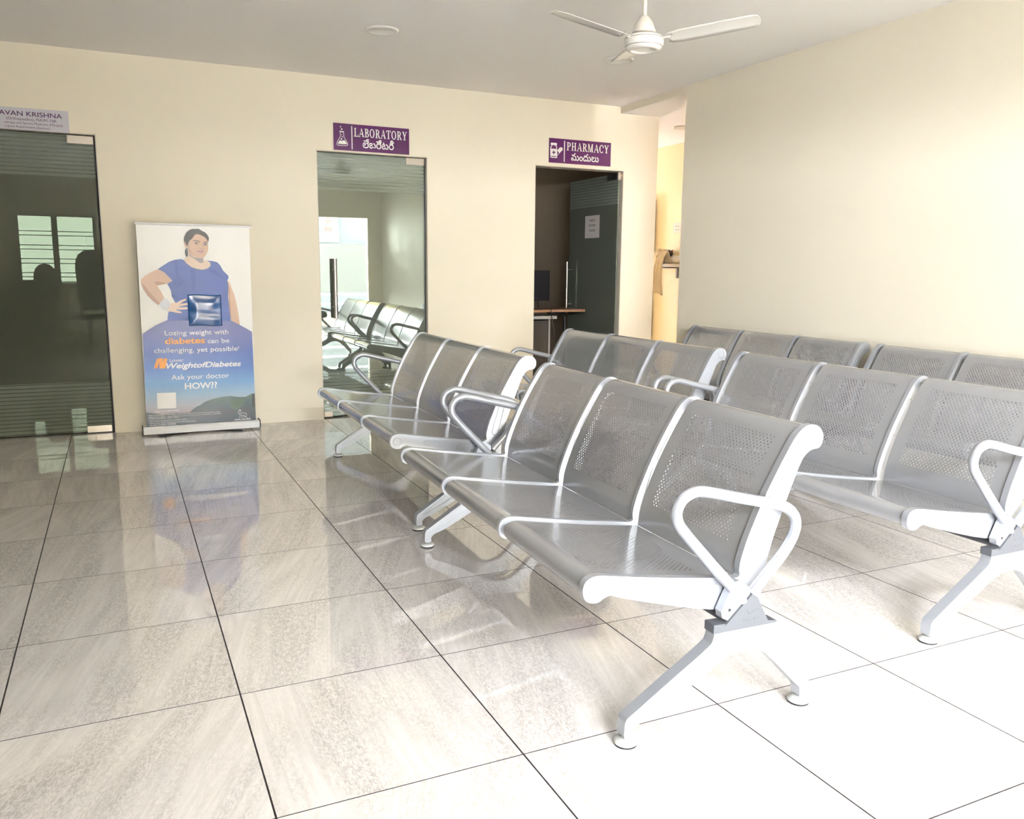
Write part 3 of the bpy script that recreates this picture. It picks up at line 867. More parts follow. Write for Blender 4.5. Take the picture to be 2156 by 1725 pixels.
# pharmacy
x0, x1, z0, z1 = 4.371, 4.985, 2.104, 2.306
sgn = sign('sign', x0, x1, z0, z1, M_PURPLE, '')
W_, H_ = x1 - x0, z1 - z0
serif_write(sgn, 'PHARMACY', x0 + .272 * W_, x0 + .965 * W_, z1 - .455 * H_, .335 * H_, YS, M_PRINTW)
sgn.box(x0 + .233 * W_, x0 + .248 * W_, YS, Y_FAR - .005, z1 - .945 * H_, z1 - .07 * H_, M_PRINTW)
def Q2(p):
    left = 120 - (p[1] - 95) * .0316; right = 2080 - (p[1] - 262) * .0266
    u = (p[0] - left) / (right - left); top = 95 + (p[0] - 120) * .0852; bot = 885 + (p[0] - 95) * .0662
    return U(u, (p[1] - top) / (bot - top))
write_joined(sgn, 'మందులు', x0 + .350 * W_, x0 + .800 * W_, z1 - .862 * H_, z1 - .545 * H_, YS, M_PRINTW, bold=.016)
def P2(pts, m=M_PRINTW, y=YS): flat_poly(sgn, [Q2(p) for p in pts], y, m)
P2([(158, 265), (175, 248), (335, 262), (352, 280), (350, 320), (335, 340), (175, 328), (155, 310)])
P2([(185, 325), (330, 338), (352, 400), (356, 470), (352, 730), (330, 748), (160, 735), (140, 715), (140, 420), (150, 380)])
P2([(210, 328), (298, 338), (335, 420), (330, 452), (168, 442), (172, 400)], M_PURPLE, YS - .0004)
P2([(232, 508), (262, 508), (262, 625), (230, 622)], M_PURPLE, YS - .0004); P2([(195, 545), (298, 552), (298, 585), (195, 578)], M_PURPLE, YS - .0004)
P2([(160, 678), (325, 692), (325, 715), (160, 705)], M_PURPLE, YS - .0004)
P2([(362, 500), (430, 410), (470, 395), (515, 415), (530, 460), (510, 500), (425, 590), (400, 555)])
ribbon(sgn, [Q2(p) for p in [(360, 655), (430, 575)]], .0036, YS, M_PRINTW, 0); ribbon(sgn, [Q2(p) for p in [(362, 500), (425, 590)]], .0036, YS, M_PRINTW, 0)
o = sgn.build('wall_sign', fix=False)
tag(o, 'purple sign with medicine bottle icon and the word PHARMACY above a doorway', 'sign', 'purple department signs')
# doctor's board
x0, x1, z0, z1 = 0.02, 0.728, 2.072, 2.213
sgn = sign('sign', x0, x1, z0, z1, M_SIGNGREY, '')
write(sgn, 'AVAN KRISHNA', 0.325, 0.690, 2.162, .029, YS, M_PRINTP, bold=.008)
write(sgn, '(Orthopaedics), FIASM, FIJR', 0.365, 0.655, 2.134, .0165, YS, M_PRINTP)
write(sgn, 'oscopy and Sports Medicine (Manipal)', 0.350, 0.690, 2.110, .0135, YS, M_PRINTP)
write(sgn, 'n Joint Replacement (Saviour)', 0.354, 0.612, 2.086, .0135, YS, M_PRINTP)
o = sgn.build('doctor_sign', fix=False)
tag(o, 'pale grey sign board with purple doctor name above the dark glass door', 'sign')

# notice on the open pharmacy door (lies on its -x face)
M_PAPER = mat('white_paper', (0.72, 0.68, 0.66), 0.7, srgb=False, vary=0.03, vscale=30)
M_INK = mat('black_ink', (0.02, 0.02, 0.02), 0.6, srgb=False)
mb = MB()
for i, wd in enumerate(('DIABETIC', 'FOOTWEAR', 'AVAILABLE')):
    hw = (.052, .062, .058)[i]
    write(mb, wd, -hw, hw, .050 - i * .046, .019, -.0012, M_INK, bold=.012)
mb.box(-.135, .135, -.0008, 0, -.105, .105, M_PAPER)
o = mb.build('paper_notice', fix=False)
o.location = (XL - .0065, 5.355, 1.605); o.rotation_euler = (0, 0, math.radians(-90))
tag(o, 'white paper notice reading DIABETIC FOOTWEAR AVAILABLE taped to the open pharmacy door', 'notice')

# ------------------------------------------------------------------ pharmacy desk and screen
M_DESKTOP = mat('brown_laminate', (0.30, 0.16, 0.09), 0.4, srgb=False, vary=0.15, vscale=12)
M_DESKGREY = mat('grey_desk_metal', (0.35, 0.34, 0.33), 0.5, srgb=False)
t = thing('office_desk', 'small brown-topped desk with bent black tube leg inside the pharmacy doorway', 'desk', (4.60, 5.55, 0))
b = MB(); b.box(-.60, .435, -.21, .21, .80, .825, M_DESKTOP); b.build('desk_top', t, bevel=.003)
b = MB(); b.tube(spline([(.15, .03, .785), (.27, .03, .785), (.325, .03, .76), (.34, .03, .70), (.34, .03, .30), (.34, .03, .002)], 6), .0165, M_BLACK, 12); b.build('leg', t)
b = MB(); b.box(-.58, .13, -.205, .12, .735, .765, M_DESKGREY); b.build('keyboard_tray', t, bevel=.003)
b = MB(); b.box(-.58, .055, -.17, .19, .002, .72, M_BLACK); b.build('pedestal', t, bevel=.003)
b = MB(); b.box(.058, .078, -.17, .19, .002, .735, M_DESKGREY); b.build('side_panel', t, bevel=.003)
t = thing('computer_monitor', 'black flat computer monitor standing on the pharmacy desk', 'monitor', (4.44, 5.60, .8255))
b = MB(); b.box(-.25, .335, -.012, .022, .075, .365, mat('matt_black_screen', (0.01, 0.01, 0.012), 0.7, spec=0.15, srgb=False)); b.build('screen', t, bevel=.004)
b = MB(); b.box(-.02, .02, .0, .02, .01, .12, M_BLACK); b.lathe([(.10, 0), (.10, .008), (.03, .014)], (0, .01, 0), M_BLACK, 28); b.build('stand', t)
b = MB(); b.tube(spline([(4.62, 5.52, .835), (4.58, 5.50, .92), (4.50, 5.53, .86), (4.42, 5.50, .84)], 8), .004, M_BLACK, 8)
b.tube(spline([(4.66, 5.332, .835), (4.655, 5.325, .80), (4.69, 5.325, .60), (4.71, 5.32, .35), (4.69, 5.322, .2), (4.70, 5.32, .01)], 8), .004, M_BLACK, 8)
tag(b.build('power_cable'), 'thin black cable hanging from the pharmacy desk to the floor', 'cable')

# ------------------------------------------------------------------ passage shelf and what lies on it
M_SHELF = mat('white_painted_shelf', (0.80, 0.72, 0.62), 0.45, srgb=False)
M_CLOTH = mat('cream_cotton_rag', (0.72, 0.60, 0.42), 0.9, srgb=False, vary=0.08, vscale=30, bump=0.3, bscale=120)
t = thing('wall_shelf', 'narrow white shelf fixed to the passage wall', 'shelf', (6.579, 5.72, 1.24))
b = MB(); b.box(-.235, -.0005, -.25, .75, 0, .035, M_SHELF); b.build('board', t, bevel=.002)
for y in (-.18, .28):
    b = MB(); b.box(-.20, -.0005, y - .012, y + .012, -.012, -.0005, M_BEAM); b.box(-.018, -.0005, y - .012, y + .012, -.12, -.012, M_BEAM); b.build('bracket', t)
b = MB()
# rag: a crumpled heap on the shelf with one end hanging over the edge
def crumple(x, y, z, k): return (x + .006 * math.sin(31 * y + 17 * z + k), y + .008 * math.sin(27 * z + 13 * x), z + (.003 * math.sin(41 * y) + .003 if z > 1.29 else 0))
vs_, fs = [], []
nu, nv = 72, 26
for i in range(nu + 1):
    for j in range(nv + 1):
        u, v = i / nu, j / nv
        q = 2 * math.pi * u
        r = math.sin(math.pi * min(.999, v * .5 + .001)) 
        z = .15 * math.cos(math.pi * .5 * v) ** .8 * (1 + .20 * math.sin(5 * q + 3 * v) * v + .12 * math.sin(11 * q + 2) * v + .07 * math.sin(17 * q - 6 * v))
        rr = r * (1 + .12 * math.sin(4 * q + 1) + .10 * math.sin(9 * q + 4 * v) + .05 * math.sin(19 * q))
        vs_.append(crumple(6.425 + .075 * rr * math.cos(q), 6.11 + .15 * rr * math.sin(q), 1.2765 + max(0, z) , 0))
for i in range(nu):
    for j in range(nv):
        a = i * (nv + 1) + j
        fs.append((a, a + 1, a + nv + 2, a + nv + 1))
b.add(vs_, fs, M_CLOTH, True)
vs_, fs = [], []
path = spline([(6.41, 5.99, 1.41), (6.355, 5.98, 1.355), (6.322, 5.985, 1.295), (6.314, 6.0, 1.20), (6.318, 6.01, 1.08), (6.320, 5.985, .965)], 6)
for i, p in enumerate(path):
    u = i / (len(path) - 1); hw = .045 + .055 * u - .05 * max(0, u - .8)
    for j in range(9):
        w_ = (j - 4) / 4
        vs_.append((p.x + .014 * math.cos(w_ * 9 + 4 * u) * (.4 + u * .6) - .009, p.y + hw * w_, p.z + .012 * w_ * u - .02 * u * abs(w_)))
nn = len(path)
for i in range(nn - 1):
    for j in range(8):
        a = i * 9 + j; fs.append((a, a + 1, a + 10, a + 9))
b.add(vs_, fs, M_CLOTH, True)
o = b.build('cotton_rag'); o.modifiers.new('thick', 'SOLIDIFY').thickness = .003
tag(o, 'crumpled cream cotton rag hanging over the edge of the passage shelf', 'rag')
t = thing('black_bottle', 'black rounded bottle with a red cap lying behind the rag on the shelf', 'bottle', (6.535, 6.17, 1.2755))
b = MB(); b.tube(spline([(0, -.10, .10), (0, -.05, .125), (0, .0, .13), (0, .06, .125)], 5), [.01] + [.03] * 13 + [.034, .02], M_BLACK, 16); b.box(-.02, .02, -.06, .05, 0, .11, M_BLACK); b.build('bottle_body', t, bevel=.01)
b = MB(); b.tube([(0, -.10, .118), (0, -.115, .150)], .008, mat('red_plastic', (0.35, 0.02, 0.02), .4, srgb=False), 10); b.build('cap', t)
t = thing('plastic_cup', 'white plastic cup lying on its side on the passage shelf beside the rag', 'cup', (6.43, 5.76, 1.2755))
M_CUP = mat('white_cup_plastic', (0.70, 0.68, 0.68), .4, srgb=False)
b = MB()
ringp = [(-.110, .0), (-.110, .034), (.085, .046), (.092, .050), (.098, .050), (.098, .043), (-.10, .030), (-.10, .0)]
seg = 28; vs_, fs = [], []
for d_, r in ringp:
    for k in range(seg):
        q = 2 * math.pi * k / seg
        vs_.append((r * math.cos(q), -d_, .050 + r * math.sin(q)))
for i in range(len(ringp) - 1):
    for k in range(seg):
        l = (k + 1) % seg; fs.append((i * seg + k, i * seg + l, (i + 1) * seg + l, (i + 1) * seg + k))
b.add(vs_, fs, M_CUP, True); b.build('cup_body', t)
t = thing('switch_box', 'white surface-mounted socket box on the passage wall with a conduit above', 'switch', (6.579, 5.90, 1.665))
b = MB(); b.box(-.045, -.0005, -.30, .16, -.055, .055, M_SHELF); b.build('box', t, bevel=.004)
for y in (.06, .10):
    for z in (-.02, .015):
        b = MB(); b.tube([(-.045, y, z), (-.047, y, z)], .006, M_BEAM, 10); b.build('socket_hole', t)
b = MB(); b.box(-.02, -.0005, .03, .055, .055, .898, M_SHELF); b.build('conduit', t, bevel=.002)
BAN = {
    'sheet': [(-0.3632, 1.4765), (0.3853, 1.4733), (0.3776, 0.0548), (-0.3736, 0.0632)],
    'rail': [(-0.3639, 1.4881), (0.4073, 1.4837)],
    'base': [(-0.3979, 0.0699), (0.4002, 0.0559), (0.3954, -0.0017), (-0.3994, 0.0052)],
    'lower': [(-0.3625, 0.7242), (-0.3347, 0.7452), (-0.2748, 0.7826), (-0.1966, 0.8185), (0.235, 0.8051), (0.2914, 0.7741), (0.334, 0.7486), (0.3744, 0.7225), (0.3776, 0.0548), (-0.3736, 0.0632)],
    'hill': [(-0.0844, 0.1494), (-0.0648, 0.1685), (-0.0307, 0.1917), (-0.0116, 0.1982), (0.0178, 0.2193), (0.0661, 0.2369), (0.1385, 0.2507), (0.2015, 0.256), (0.2594, 0.2441), (0.3084, 0.2429), (0.3486, 0.2625), (0.376, 0.2662), (0.3766, 0.0548), (-0.3736, 0.0632), (-0.3744, 0.1677), (-0.3454, 0.1634), (-0.2647, 0.1458), (-0.1727, 0.15)],
    'hill2': [(0.1992, 0.2037), (0.2396, 0.2374), (0.2787, 0.2378), (0.3022, 0.2132), (0.2809, 0.1731), (0.2358, 0.1499), (0.2073, 0.1671)],
    'darktree': [(0.3536, 0.2622), (0.376, 0.2662), (0.3759, 0.1621), (0.3547, 0.166)],
    'hair': [(-0.0601, 1.3658), (-0.0597, 1.3897), (-0.0513, 1.4103), (-0.0388, 1.4311), (-0.0185, 1.447), (0.0015, 1.4536), (0.0426, 1.4553), (0.0618, 1.4425), (0.0844, 1.4311), (0.1001, 1.4126), (0.1067, 1.3938), (0.1052, 1.3799), (0.0995, 1.366), (0.066, 1.3583), (-0.0001, 1.3568), (-0.0337, 1.339), (-0.0389, 1.3337), (-0.0497, 1.3455), (-0.0521, 1.3625)],
    'face': [(-0.0347, 1.3355), (-0.0304, 1.3562), (-0.0222, 1.3735), (-0.0085, 1.3841), (0.0054, 1.4015), (0.0126, 1.4137), (0.0326, 1.4194), (0.0521, 1.413), (0.0714, 1.4032), (0.0874, 1.3898), (0.0964, 1.3711), (0.0992, 1.3417), (0.0991, 1.321), (0.0947, 1.2984), (0.0837, 1.2774), (0.0695, 1.2598), (0.0592, 1.2524), (0.0328, 1.2549), (0.0115, 1.2589), (-0.0076, 1.2707), (-0.0266, 1.2859), (-0.0322, 1.3047), (-0.0362, 1.3218)],
    'cheek': [(-0.0347, 1.3355), (-0.0329, 1.2909), (-0.0076, 1.2707), (0.0165, 1.2581), (-0.001, 1.2725), (-0.0132, 1.2913), (-0.0235, 1.3152), (-0.0288, 1.3391)],
    'ear': [(-0.0592, 1.3658), (-0.0529, 1.3625), (-0.0496, 1.3472), (-0.0389, 1.3337), (-0.0413, 1.3182), (-0.0477, 1.3198), (-0.0538, 1.3283), (-0.0588, 1.3419), (-0.0609, 1.3555)],
    'bun': [(-0.0511, 1.3189), (-0.0396, 1.3191), (-0.0375, 1.296), (-0.0381, 1.2685), (-0.0493, 1.2563), (-0.056, 1.2699), (-0.0582, 1.2905), (-0.0558, 1.306)],
    'neck': [(-0.037, 1.2922), (-0.0375, 1.2635), (-0.0494, 1.2538), (-0.0704, 1.2415), (-0.0492, 1.2131), (-0.0185, 1.1881), (0.0175, 1.1754), (0.0542, 1.1709), (0.0846, 1.1785), (0.1053, 1.1942), (0.1094, 1.2102), (0.1009, 1.227), (0.0804, 1.2364), (0.0658, 1.2401), (0.067, 1.2652), (0.0224, 1.2741)],
    'nshade': [(-0.0329, 1.2909), (-0.0174, 1.2723), (-0.0016, 1.2587), (0.0212, 1.2539), (0.0608, 1.2519), (0.0618, 1.2372), (0.0646, 1.2268), (0.0525, 1.2162), (0.0328, 1.2212), (0.0154, 1.2365), (-0.0053, 1.2518), (-0.0276, 1.2652)],
    'brow1': [(-0.0069, 1.3673), (0.0041, 1.3741), (0.0207, 1.3779), (0.0337, 1.3739), (0.0486, 1.3679), (0.0455, 1.3627), (0.0334, 1.3679), (0.0172, 1.3727), (0.0039, 1.3698)],
    'brow2': [(0.0642, 1.3631), (0.083, 1.3682), (0.0962, 1.3659), (0.0992, 1.3582), (0.091, 1.3623), (0.0744, 1.3623)],
    'eye1': [(0.0057, 1.3561), (0.0151, 1.3637), (0.0299, 1.3644), (0.0402, 1.3557), (0.0274, 1.3468), (0.0143, 1.3482)],
    'eye1w': [(0.0097, 1.3557), (0.0165, 1.3598), (0.0281, 1.36), (0.0353, 1.3556), (0.0259, 1.3505), (0.0161, 1.351)],
    'pup1': [(0.0147, 1.3572), (0.0207, 1.3611), (0.0271, 1.3574), (0.026, 1.3526), (0.021, 1.3504), (0.0158, 1.3524)],
    'eye2': [(0.0632, 1.3531), (0.0743, 1.3602), (0.0892, 1.358), (0.0968, 1.3503), (0.0867, 1.3406), (0.0702, 1.3429)],
    'eye2w': [(0.0681, 1.3515), (0.0758, 1.3559), (0.0873, 1.3545), (0.093, 1.3503), (0.0852, 1.3453), (0.0728, 1.3464)],
    'pup2': [(0.0739, 1.3519), (0.0808, 1.3555), (0.0876, 1.3522), (0.0867, 1.3474), (0.0811, 1.3455), (0.075, 1.3471)],
    'nose': [(0.0363, 1.3258), (0.0476, 1.32), (0.0573, 1.3158), (0.0657, 1.3186), (0.0704, 1.3118), (0.0569, 1.3081), (0.0457, 1.3148), (0.0375, 1.3181)],
    'nosel': [(0.0613, 1.3479), (0.0655, 1.3479), (0.0684, 1.3238), (0.065, 1.3203)],
    'smile': [(0.0324, 1.33), (0.0356, 1.3292), (0.0187, 1.3039), (0.0131, 1.29), (0.0118, 1.2969)],
    'mouth': [(0.0187, 1.3048), (0.0352, 1.3028), (0.0566, 1.302), (0.0705, 1.2971), (0.0546, 1.2951), (0.0332, 1.2969)],
    'lip': [(0.0283, 1.2972), (0.0464, 1.2954), (0.0679, 1.2953), (0.0633, 1.2866), (0.0508, 1.2846), (0.0378, 1.2896)],
    'dress': [(-0.2398, 1.173), (-0.1983, 1.2019), (-0.1612, 1.226), (-0.1247, 1.2384), (-0.0861, 1.2437), (-0.0683, 1.2382), (-0.049, 1.2155), (-0.0183, 1.1919), (0.0178, 1.1802), (0.0543, 1.1743), (0.0824, 1.1809), (0.1017, 1.1956), (0.1061, 1.2102), (0.0984, 1.2246), (0.0804, 1.235), (0.1221, 1.2331), (0.1544, 1.2253), (0.1722, 1.2061), (0.1939, 1.1649), (0.2277, 1.1284), (0.227, 1.1112), (0.2192, 1.0964), (0.2248, 1.062), (0.2189, 0.9831), (0.2241, 0.884), (0.2324, 0.7992), (-0.1981, 0.8064), (-0.1893, 0.8692), (-0.1403, 0.9412), (-0.1606, 0.9847), (-0.1631, 1.0231), (-0.175, 1.0519), (-0.1852, 1.071), (-0.1504, 1.0927), (-0.1715, 1.1188), (-0.1968, 1.1473)],
    'fold1': [(-0.0305, 1.1774), (-0.0007, 1.1776), (0.0072, 1.1053), (-0.0081, 1.0278), (-0.0199, 1.0229), (-0.0252, 1.1004)],
    'fold2': [(-0.134, 1.2335), (-0.1067, 1.2387), (-0.1079, 1.1288), (-0.069, 1.0905), (-0.0983, 1.052), (-0.1345, 1.0519), (-0.15, 1.0998), (-0.1267, 1.1143)],
    'fold3': [(0.0911, 1.1688), (0.1289, 1.1789), (0.1692, 1.1403), (0.2099, 1.1013), (0.1681, 1.1158), (0.1271, 1.14)],
    'fold4': [(-0.1596, 1.0039), (-0.0841, 0.9747), (-0.062, 0.96), (-0.13, 0.9653), (-0.1566, 0.975)],
    'uparm': [(-0.2398, 1.173), (-0.2852, 1.1513), (-0.3262, 1.1251), (-0.3518, 1.099), (-0.351, 1.0754), (-0.2737, 1.0803), (-0.2506, 1.059), (-0.2146, 1.0662), (-0.1852, 1.072), (-0.1527, 1.0926), (-0.1757, 1.1236), (-0.201, 1.152)],
    'forearm': [(-0.353, 1.1014), (-0.3535, 1.0707), (-0.3403, 1.0329), (-0.3164, 0.9901), (-0.2873, 0.9566), (-0.2492, 0.9228), (-0.2085, 0.9729), (-0.2263, 1.0137), (-0.2506, 1.059), (-0.2735, 1.0851), (-0.3187, 1.1039)],
    'armsh': [(-0.2736, 1.0827), (-0.2506, 1.059), (-0.2146, 1.0662), (-0.1852, 1.072), (-0.2048, 1.0805), (-0.2445, 1.0876)],
    'armsh2': [(-0.3532, 1.0754), (-0.3403, 1.0329), (-0.3164, 0.9901), (-0.2873, 0.9566), (-0.2492, 0.9228), (-0.2395, 0.9371), (-0.273, 0.9756), (-0.3059, 1.0186), (-0.3302, 1.0565)],
    'band': [(-0.2491, 0.9252), (-0.2085, 0.9729), (-0.1888, 0.9632), (-0.1742, 0.9414), (-0.173, 0.9221), (-0.1977, 0.8814), (-0.2237, 0.8985)],
    'hand': [(-0.1723, 0.9342), (-0.1403, 0.9422), (-0.1202, 0.9362), (-0.1096, 0.9216), (-0.1196, 0.9047), (-0.1341, 0.8879), (-0.144, 0.8725), (-0.1954, 0.8813)],
    'fing1': [(-0.1315, 0.9363), (-0.1174, 0.9468), (-0.0986, 0.9573), (-0.0708, 0.9669), (-0.0655, 0.9625), (-0.0677, 0.9552), (-0.0925, 0.9433), (-0.1116, 0.9274)],
    'fing2': [(-0.1208, 0.9241), (-0.0953, 0.9336), (-0.0586, 0.9377), (-0.0584, 0.9221), (-0.0916, 0.9166), (-0.1147, 0.911)],
    'fing3': [(-0.1263, 0.9062), (-0.1058, 0.906), (-0.0601, 0.9075), (-0.0608, 0.893), (-0.093, 0.8904), (-0.1249, 0.8902)],
    'fing4': [(-0.143, 0.8904), (-0.1208, 0.8819), (-0.0985, 0.872), (-0.1034, 0.8652), (-0.1261, 0.8665), (-0.153, 0.8726)],
    'rarm': [(0.2192, 1.0964), (0.2307, 1.0891), (0.2453, 1.0423), (0.2623, 0.9929), (0.2741, 0.9332), (0.2853, 0.8583), (0.2923, 0.7721), (0.2349, 0.8031), (0.2272, 0.8441), (0.2222, 0.8939), (0.2213, 0.9831)],
    'rarmsh': [(0.2215, 1.062), (0.2332, 1.0374), (0.2321, 0.9583), (0.2337, 0.8839), (0.2349, 0.8031), (0.2272, 0.8441), (0.2222, 0.8939), (0.2213, 0.9831)],
    'pouch': [(-0.0567, 0.993), (0.1675, 0.9971), (0.1694, 0.7778), (-0.0555, 0.7697)],
    'lightpanel': [(-0.2947, 0.3028), (-0.1694, 0.3012), (-0.1721, 0.1876), (-0.2964, 0.1902)],
    'N1': [(-0.281, 0.5496), (-0.2571, 0.5503), (-0.2805, 0.4786), (-0.3042, 0.4796)],
    'N2': [(-0.263, 0.5505), (-0.2404, 0.5507), (-0.2422, 0.4761), (-0.2693, 0.4772)],
    'N3': [(-0.2337, 0.5494), (-0.2125, 0.5472), (-0.2286, 0.4755), (-0.2534, 0.4775)],
}
BAN_TEXT = [
    ('Losing weight with', -0.2203, 0.2093, 0.7109, 0.033, 0),
    ('diabetes', -0.2214, 0.0454, 0.6496, 0.0428, 1),
    ('can be', 0.0619, 0.2113, 0.6479, 0.0337, 0),
    ('challenging, yet possible', -0.2967, 0.2665, 0.5877, 0.033, 0),
    ('1', 0.2707, 0.2818, 0.603, 0.0171, 0),
    ('Lower', -0.1989, -0.105, 0.5216, 0.0226, 0),
    ('WeightofDiabetes', -0.224, 0.2885, 0.4748, 0.0383, 2),
    ('Ask your doctor', -0.1942, 0.2001, 0.3922, 0.0355, 0),
    ('HOW??', -0.1073, 0.1138, 0.3214, 0.0439, 1),
    ('Scan to know more', -0.3135, -0.1544, 0.1664, 0.0109, 1),
    ('Not a real patient. The images of patients used are for illustration purposes only', -0.3555, 0.1213, 0.1403, 0.0074, 0),
    ('Reference: 1. ADA. 1.Improving Care and Promoting Health in Populations: Standards', -0.3562, 0.1327, 0.1268, 0.0074, 0),
    ('of Care in Diabetes—2024 , Vol.47', -0.357, -0.1607, 0.1164, 0.0074, 0),
    ('This is not a replacement for medical advice.', -0.3556, -0.1058, 0.099, 0.0074, 0),
    ('Talk to your registered physician for more information.', -0.3565, -0.0433, 0.0833, 0.0074, 0),
    ('Last date of review: 17/5/2024', -0.3573, -0.1816, 0.07, 0.0074, 1),
    ('novo nordisk', 0.2252, 0.3409, 0.0711, 0.0135, 0),
]
BULL = [[(0.2568, 0.1455), (0.2648, 0.1504), (0.2723, 0.1424), (0.2652, 0.1325), (0.2565, 0.1393), (0.2568, 0.1455)], [(0.2544, 0.1353), (0.2519, 0.123), (0.2615, 0.1182), (0.2649, 0.1055), (0.2604, 0.0913)], [(0.2615, 0.1182), (0.2774, 0.1234), (0.3049, 0.1196), (0.3104, 0.1109), (0.308, 0.0986), (0.3094, 0.086)], [(0.2709, 0.1093), (0.2766, 0.1027), (0.274, 0.0883)], [(0.2806, 0.1045), (0.2962, 0.1014), (0.2878, 0.0895)], [(0.2962, 0.1014), (0.3037, 0.0905)]]

# ------------------------------------------------------------------ roll-up banner
def printed(name, rgb, **k): return mat('print_' + name, rgb, 0.32, spec=0.4, **k)
def printed_ramp(name, stops, noise=0.0):
    m = bpy.data.materials.new('print_' + name); m.use_nodes = True
    nt = m.node_tree; b_ = nt.nodes['Principled BSDF']; b_.inputs['Roughness'].default_value = 0.32
    tc = nt.nodes.new('ShaderNodeTexCoord'); sp = nt.nodes.new('ShaderNodeSeparateXYZ'); r = nt.nodes.new('ShaderNodeValToRGB')
    nt.links.new(tc.outputs['Object'], sp.inputs[0])
    src = sp.outputs[2]
    if noise:
        n_ = nt.nodes.new('ShaderNodeTexNoise'); n_.inputs['Scale'].default_value = 42; n_.inputs['Detail'].default_value = 6
        nt.links.new(tc.outputs['Object'], n_.inputs['Vector'])
        ma = nt.nodes.new('ShaderNodeMath'); ma.operation = 'MULTIPLY_ADD'; ma.inputs[1].default_value = noise
        nt.links.new(n_.outputs['Fac'], ma.inputs[0]); nt.links.new(sp.outputs[2], ma.inputs[2]); src = ma.outputs[0]
    nt.links.new(src, r.inputs[0])
    e = r.color_ramp.elements
    while len(e) < len(stops): e.new(0.5)
    for q, (p, c) in zip(e, stops): q.position = p; q.color = (*lin(c), 1)
    nt.links.new(r.outputs[0], b_.inputs['Base Color'])
    return m
PR_SKY = printed_ramp('evening_sky', [(.13, (176, 160, 158)), (.20, (188, 190, 200)), (.28, (160, 190, 214)), (.36, (118, 164, 212)), (.47, (76, 118, 188)), (.58, (66, 96, 172)), (.72, (88, 96, 160))])
PR_HILL = printed_ramp('wooded_hill', [(.12, (52, 66, 78)), (.18, (66, 72, 80)), (.24, (60, 82, 88)), (.32, (92, 116, 112))], noise=0.09)
PR = {k: printed(k, c) for k, c in dict(white=(246, 245, 243), skin=(214, 182, 160), skinlight=(232, 208, 190), skinshade=(190, 155, 135), neckshade=(158, 148, 152), hair=(66, 62, 66), bun=(84, 84, 90), dress=(72, 98, 176),
      dressfold=(64, 89, 167), dresslight=(96, 116, 190), brow=(88, 74, 76), eye=(118, 100, 100), eyewhite=(222, 216, 212), pupil=(48, 40, 44), nose=(184, 150, 146), mouth=(134, 100, 108), lip=(208, 164, 166), band=(216, 219, 228),
      orange=(246, 168, 78), text=(244, 244, 246), darktree=(36, 44, 44), hilllight=(98, 118, 104), shadow=(60, 70, 120)).items()}
M_ALUBASE = mat('white_anodised_base', (0.86, 0.87, 0.88), 0.3, srgb=False)
BX, BY = 1.46, 4.69
ban = thing('rollup_banner', 'roll-up banner printed with a person in a blue dress, hands on hip, and diabetes advice', 'banner', (BX, BY, 0), 0.0)
mb = MB()
yl = [-.0012]
def lay(name, m):
    yl[0] -= .00022
    flat_poly(mb, BAN[name], yl[0], m)
sh = BAN['sheet']
mb.prism([(sh[3][0], .045), (sh[2][0], .045), (sh[2][0], sh[2][1]), (sh[1][0], 1.476), (sh[0][0], 1.476), (sh[3][0], sh[3][1])], -.001, 0.0, PR['white'])
for n_, m in (('rarm', 'skin'), ('rarmsh', 'skinshade'), ('dress', 'dress'), ('fold2', 'dressfold'), ('fold1', 'dressfold'), ('fold3', 'dressfold'), ('fold4', 'dressfold'), ('uparm', 'skin'), ('forearm', 'skin'), ('armsh', 'skinshade'), ('armsh2', 'skinshade'),
              ('hand', 'skinlight'), ('fing1', 'skinlight'), ('fing2', 'skinlight'), ('fing3', 'skinlight'), ('fing4', 'skinlight'), ('band', 'band'), ('bun', 'bun'), ('neck', 'skinlight'), ('nshade', 'neckshade'), ('ear', 'skin'), ('hair', 'hair'), ('face', 'skin'), ('cheek', 'skinshade'),
              ('brow1', 'brow'), ('brow2', 'brow'), ('eye1', 'eye'), ('eye1w', 'eyewhite'), ('pup1', 'pupil'), ('eye2', 'eye'), ('eye2w', 'eyewhite'), ('pup2', 'pupil'), ('nosel', 'skinshade'), ('nose', 'nose'), ('smile', 'skinshade'), ('mouth', 'mouth'), ('lip', 'lip')):
    lay(n_, PR[m])
lay('lower', PR_SKY); lay('hill', PR_HILL); lay('hill2', PR['hilllight']); lay('darktree', PR['darktree']); lay('lightpanel', PR['white'])
for k in ('N1', 'N2', 'N3'): lay(k, PR['orange'])
yl[0] -= .0003
for s, xa, xb, base, cap, st in BAN_TEXT:
    m = PR['orange'] if s == 'diabetes' else PR['text']
    if s == '1': xb = xa + .005
    write(mb, s, xa, xb, base, cap, yl[0], m, bold=(.004, .024, .026)[st], shear=.25 if st == 2 else 0, ref='d' if s in ('diabetes', 'novo nordisk') else 'H')
for l in BULL: ribbon(mb, l, .0022, yl[0], PR['text'], 3)
disc(mb, (BULL[0][0][0] + BULL[0][2][0]) / 2, BULL[0][0][1] - .001, .0022, yl[0], PR['text'])
mb.build('printed_sheet', ban, fix=False)
b = MB(); b.tube([(-.372, 0, 1.483), (.402, 0, 1.479)], .008, M_ALUBASE, 12); b.build('top_rail', ban)
b = MB(); b.prism([(-.048, .012), (-.050, .055), (-.040, .066), (.040, .066), (.046, .055), (.046, .012)], -.398, .398, M_ALUBASE, axis='x')
base = b.build('base_cassette', ban, bevel=.003)
for s in (-1, 1):
    b = MB(); b.prism([(-.052, .010), (-.054, .056), (-.042, .070), (.043, .070), (.049, .056), (.049, .010)], s * .398, s * .404, M_BLACK, axis='x'); b.build('end_cheek', base)
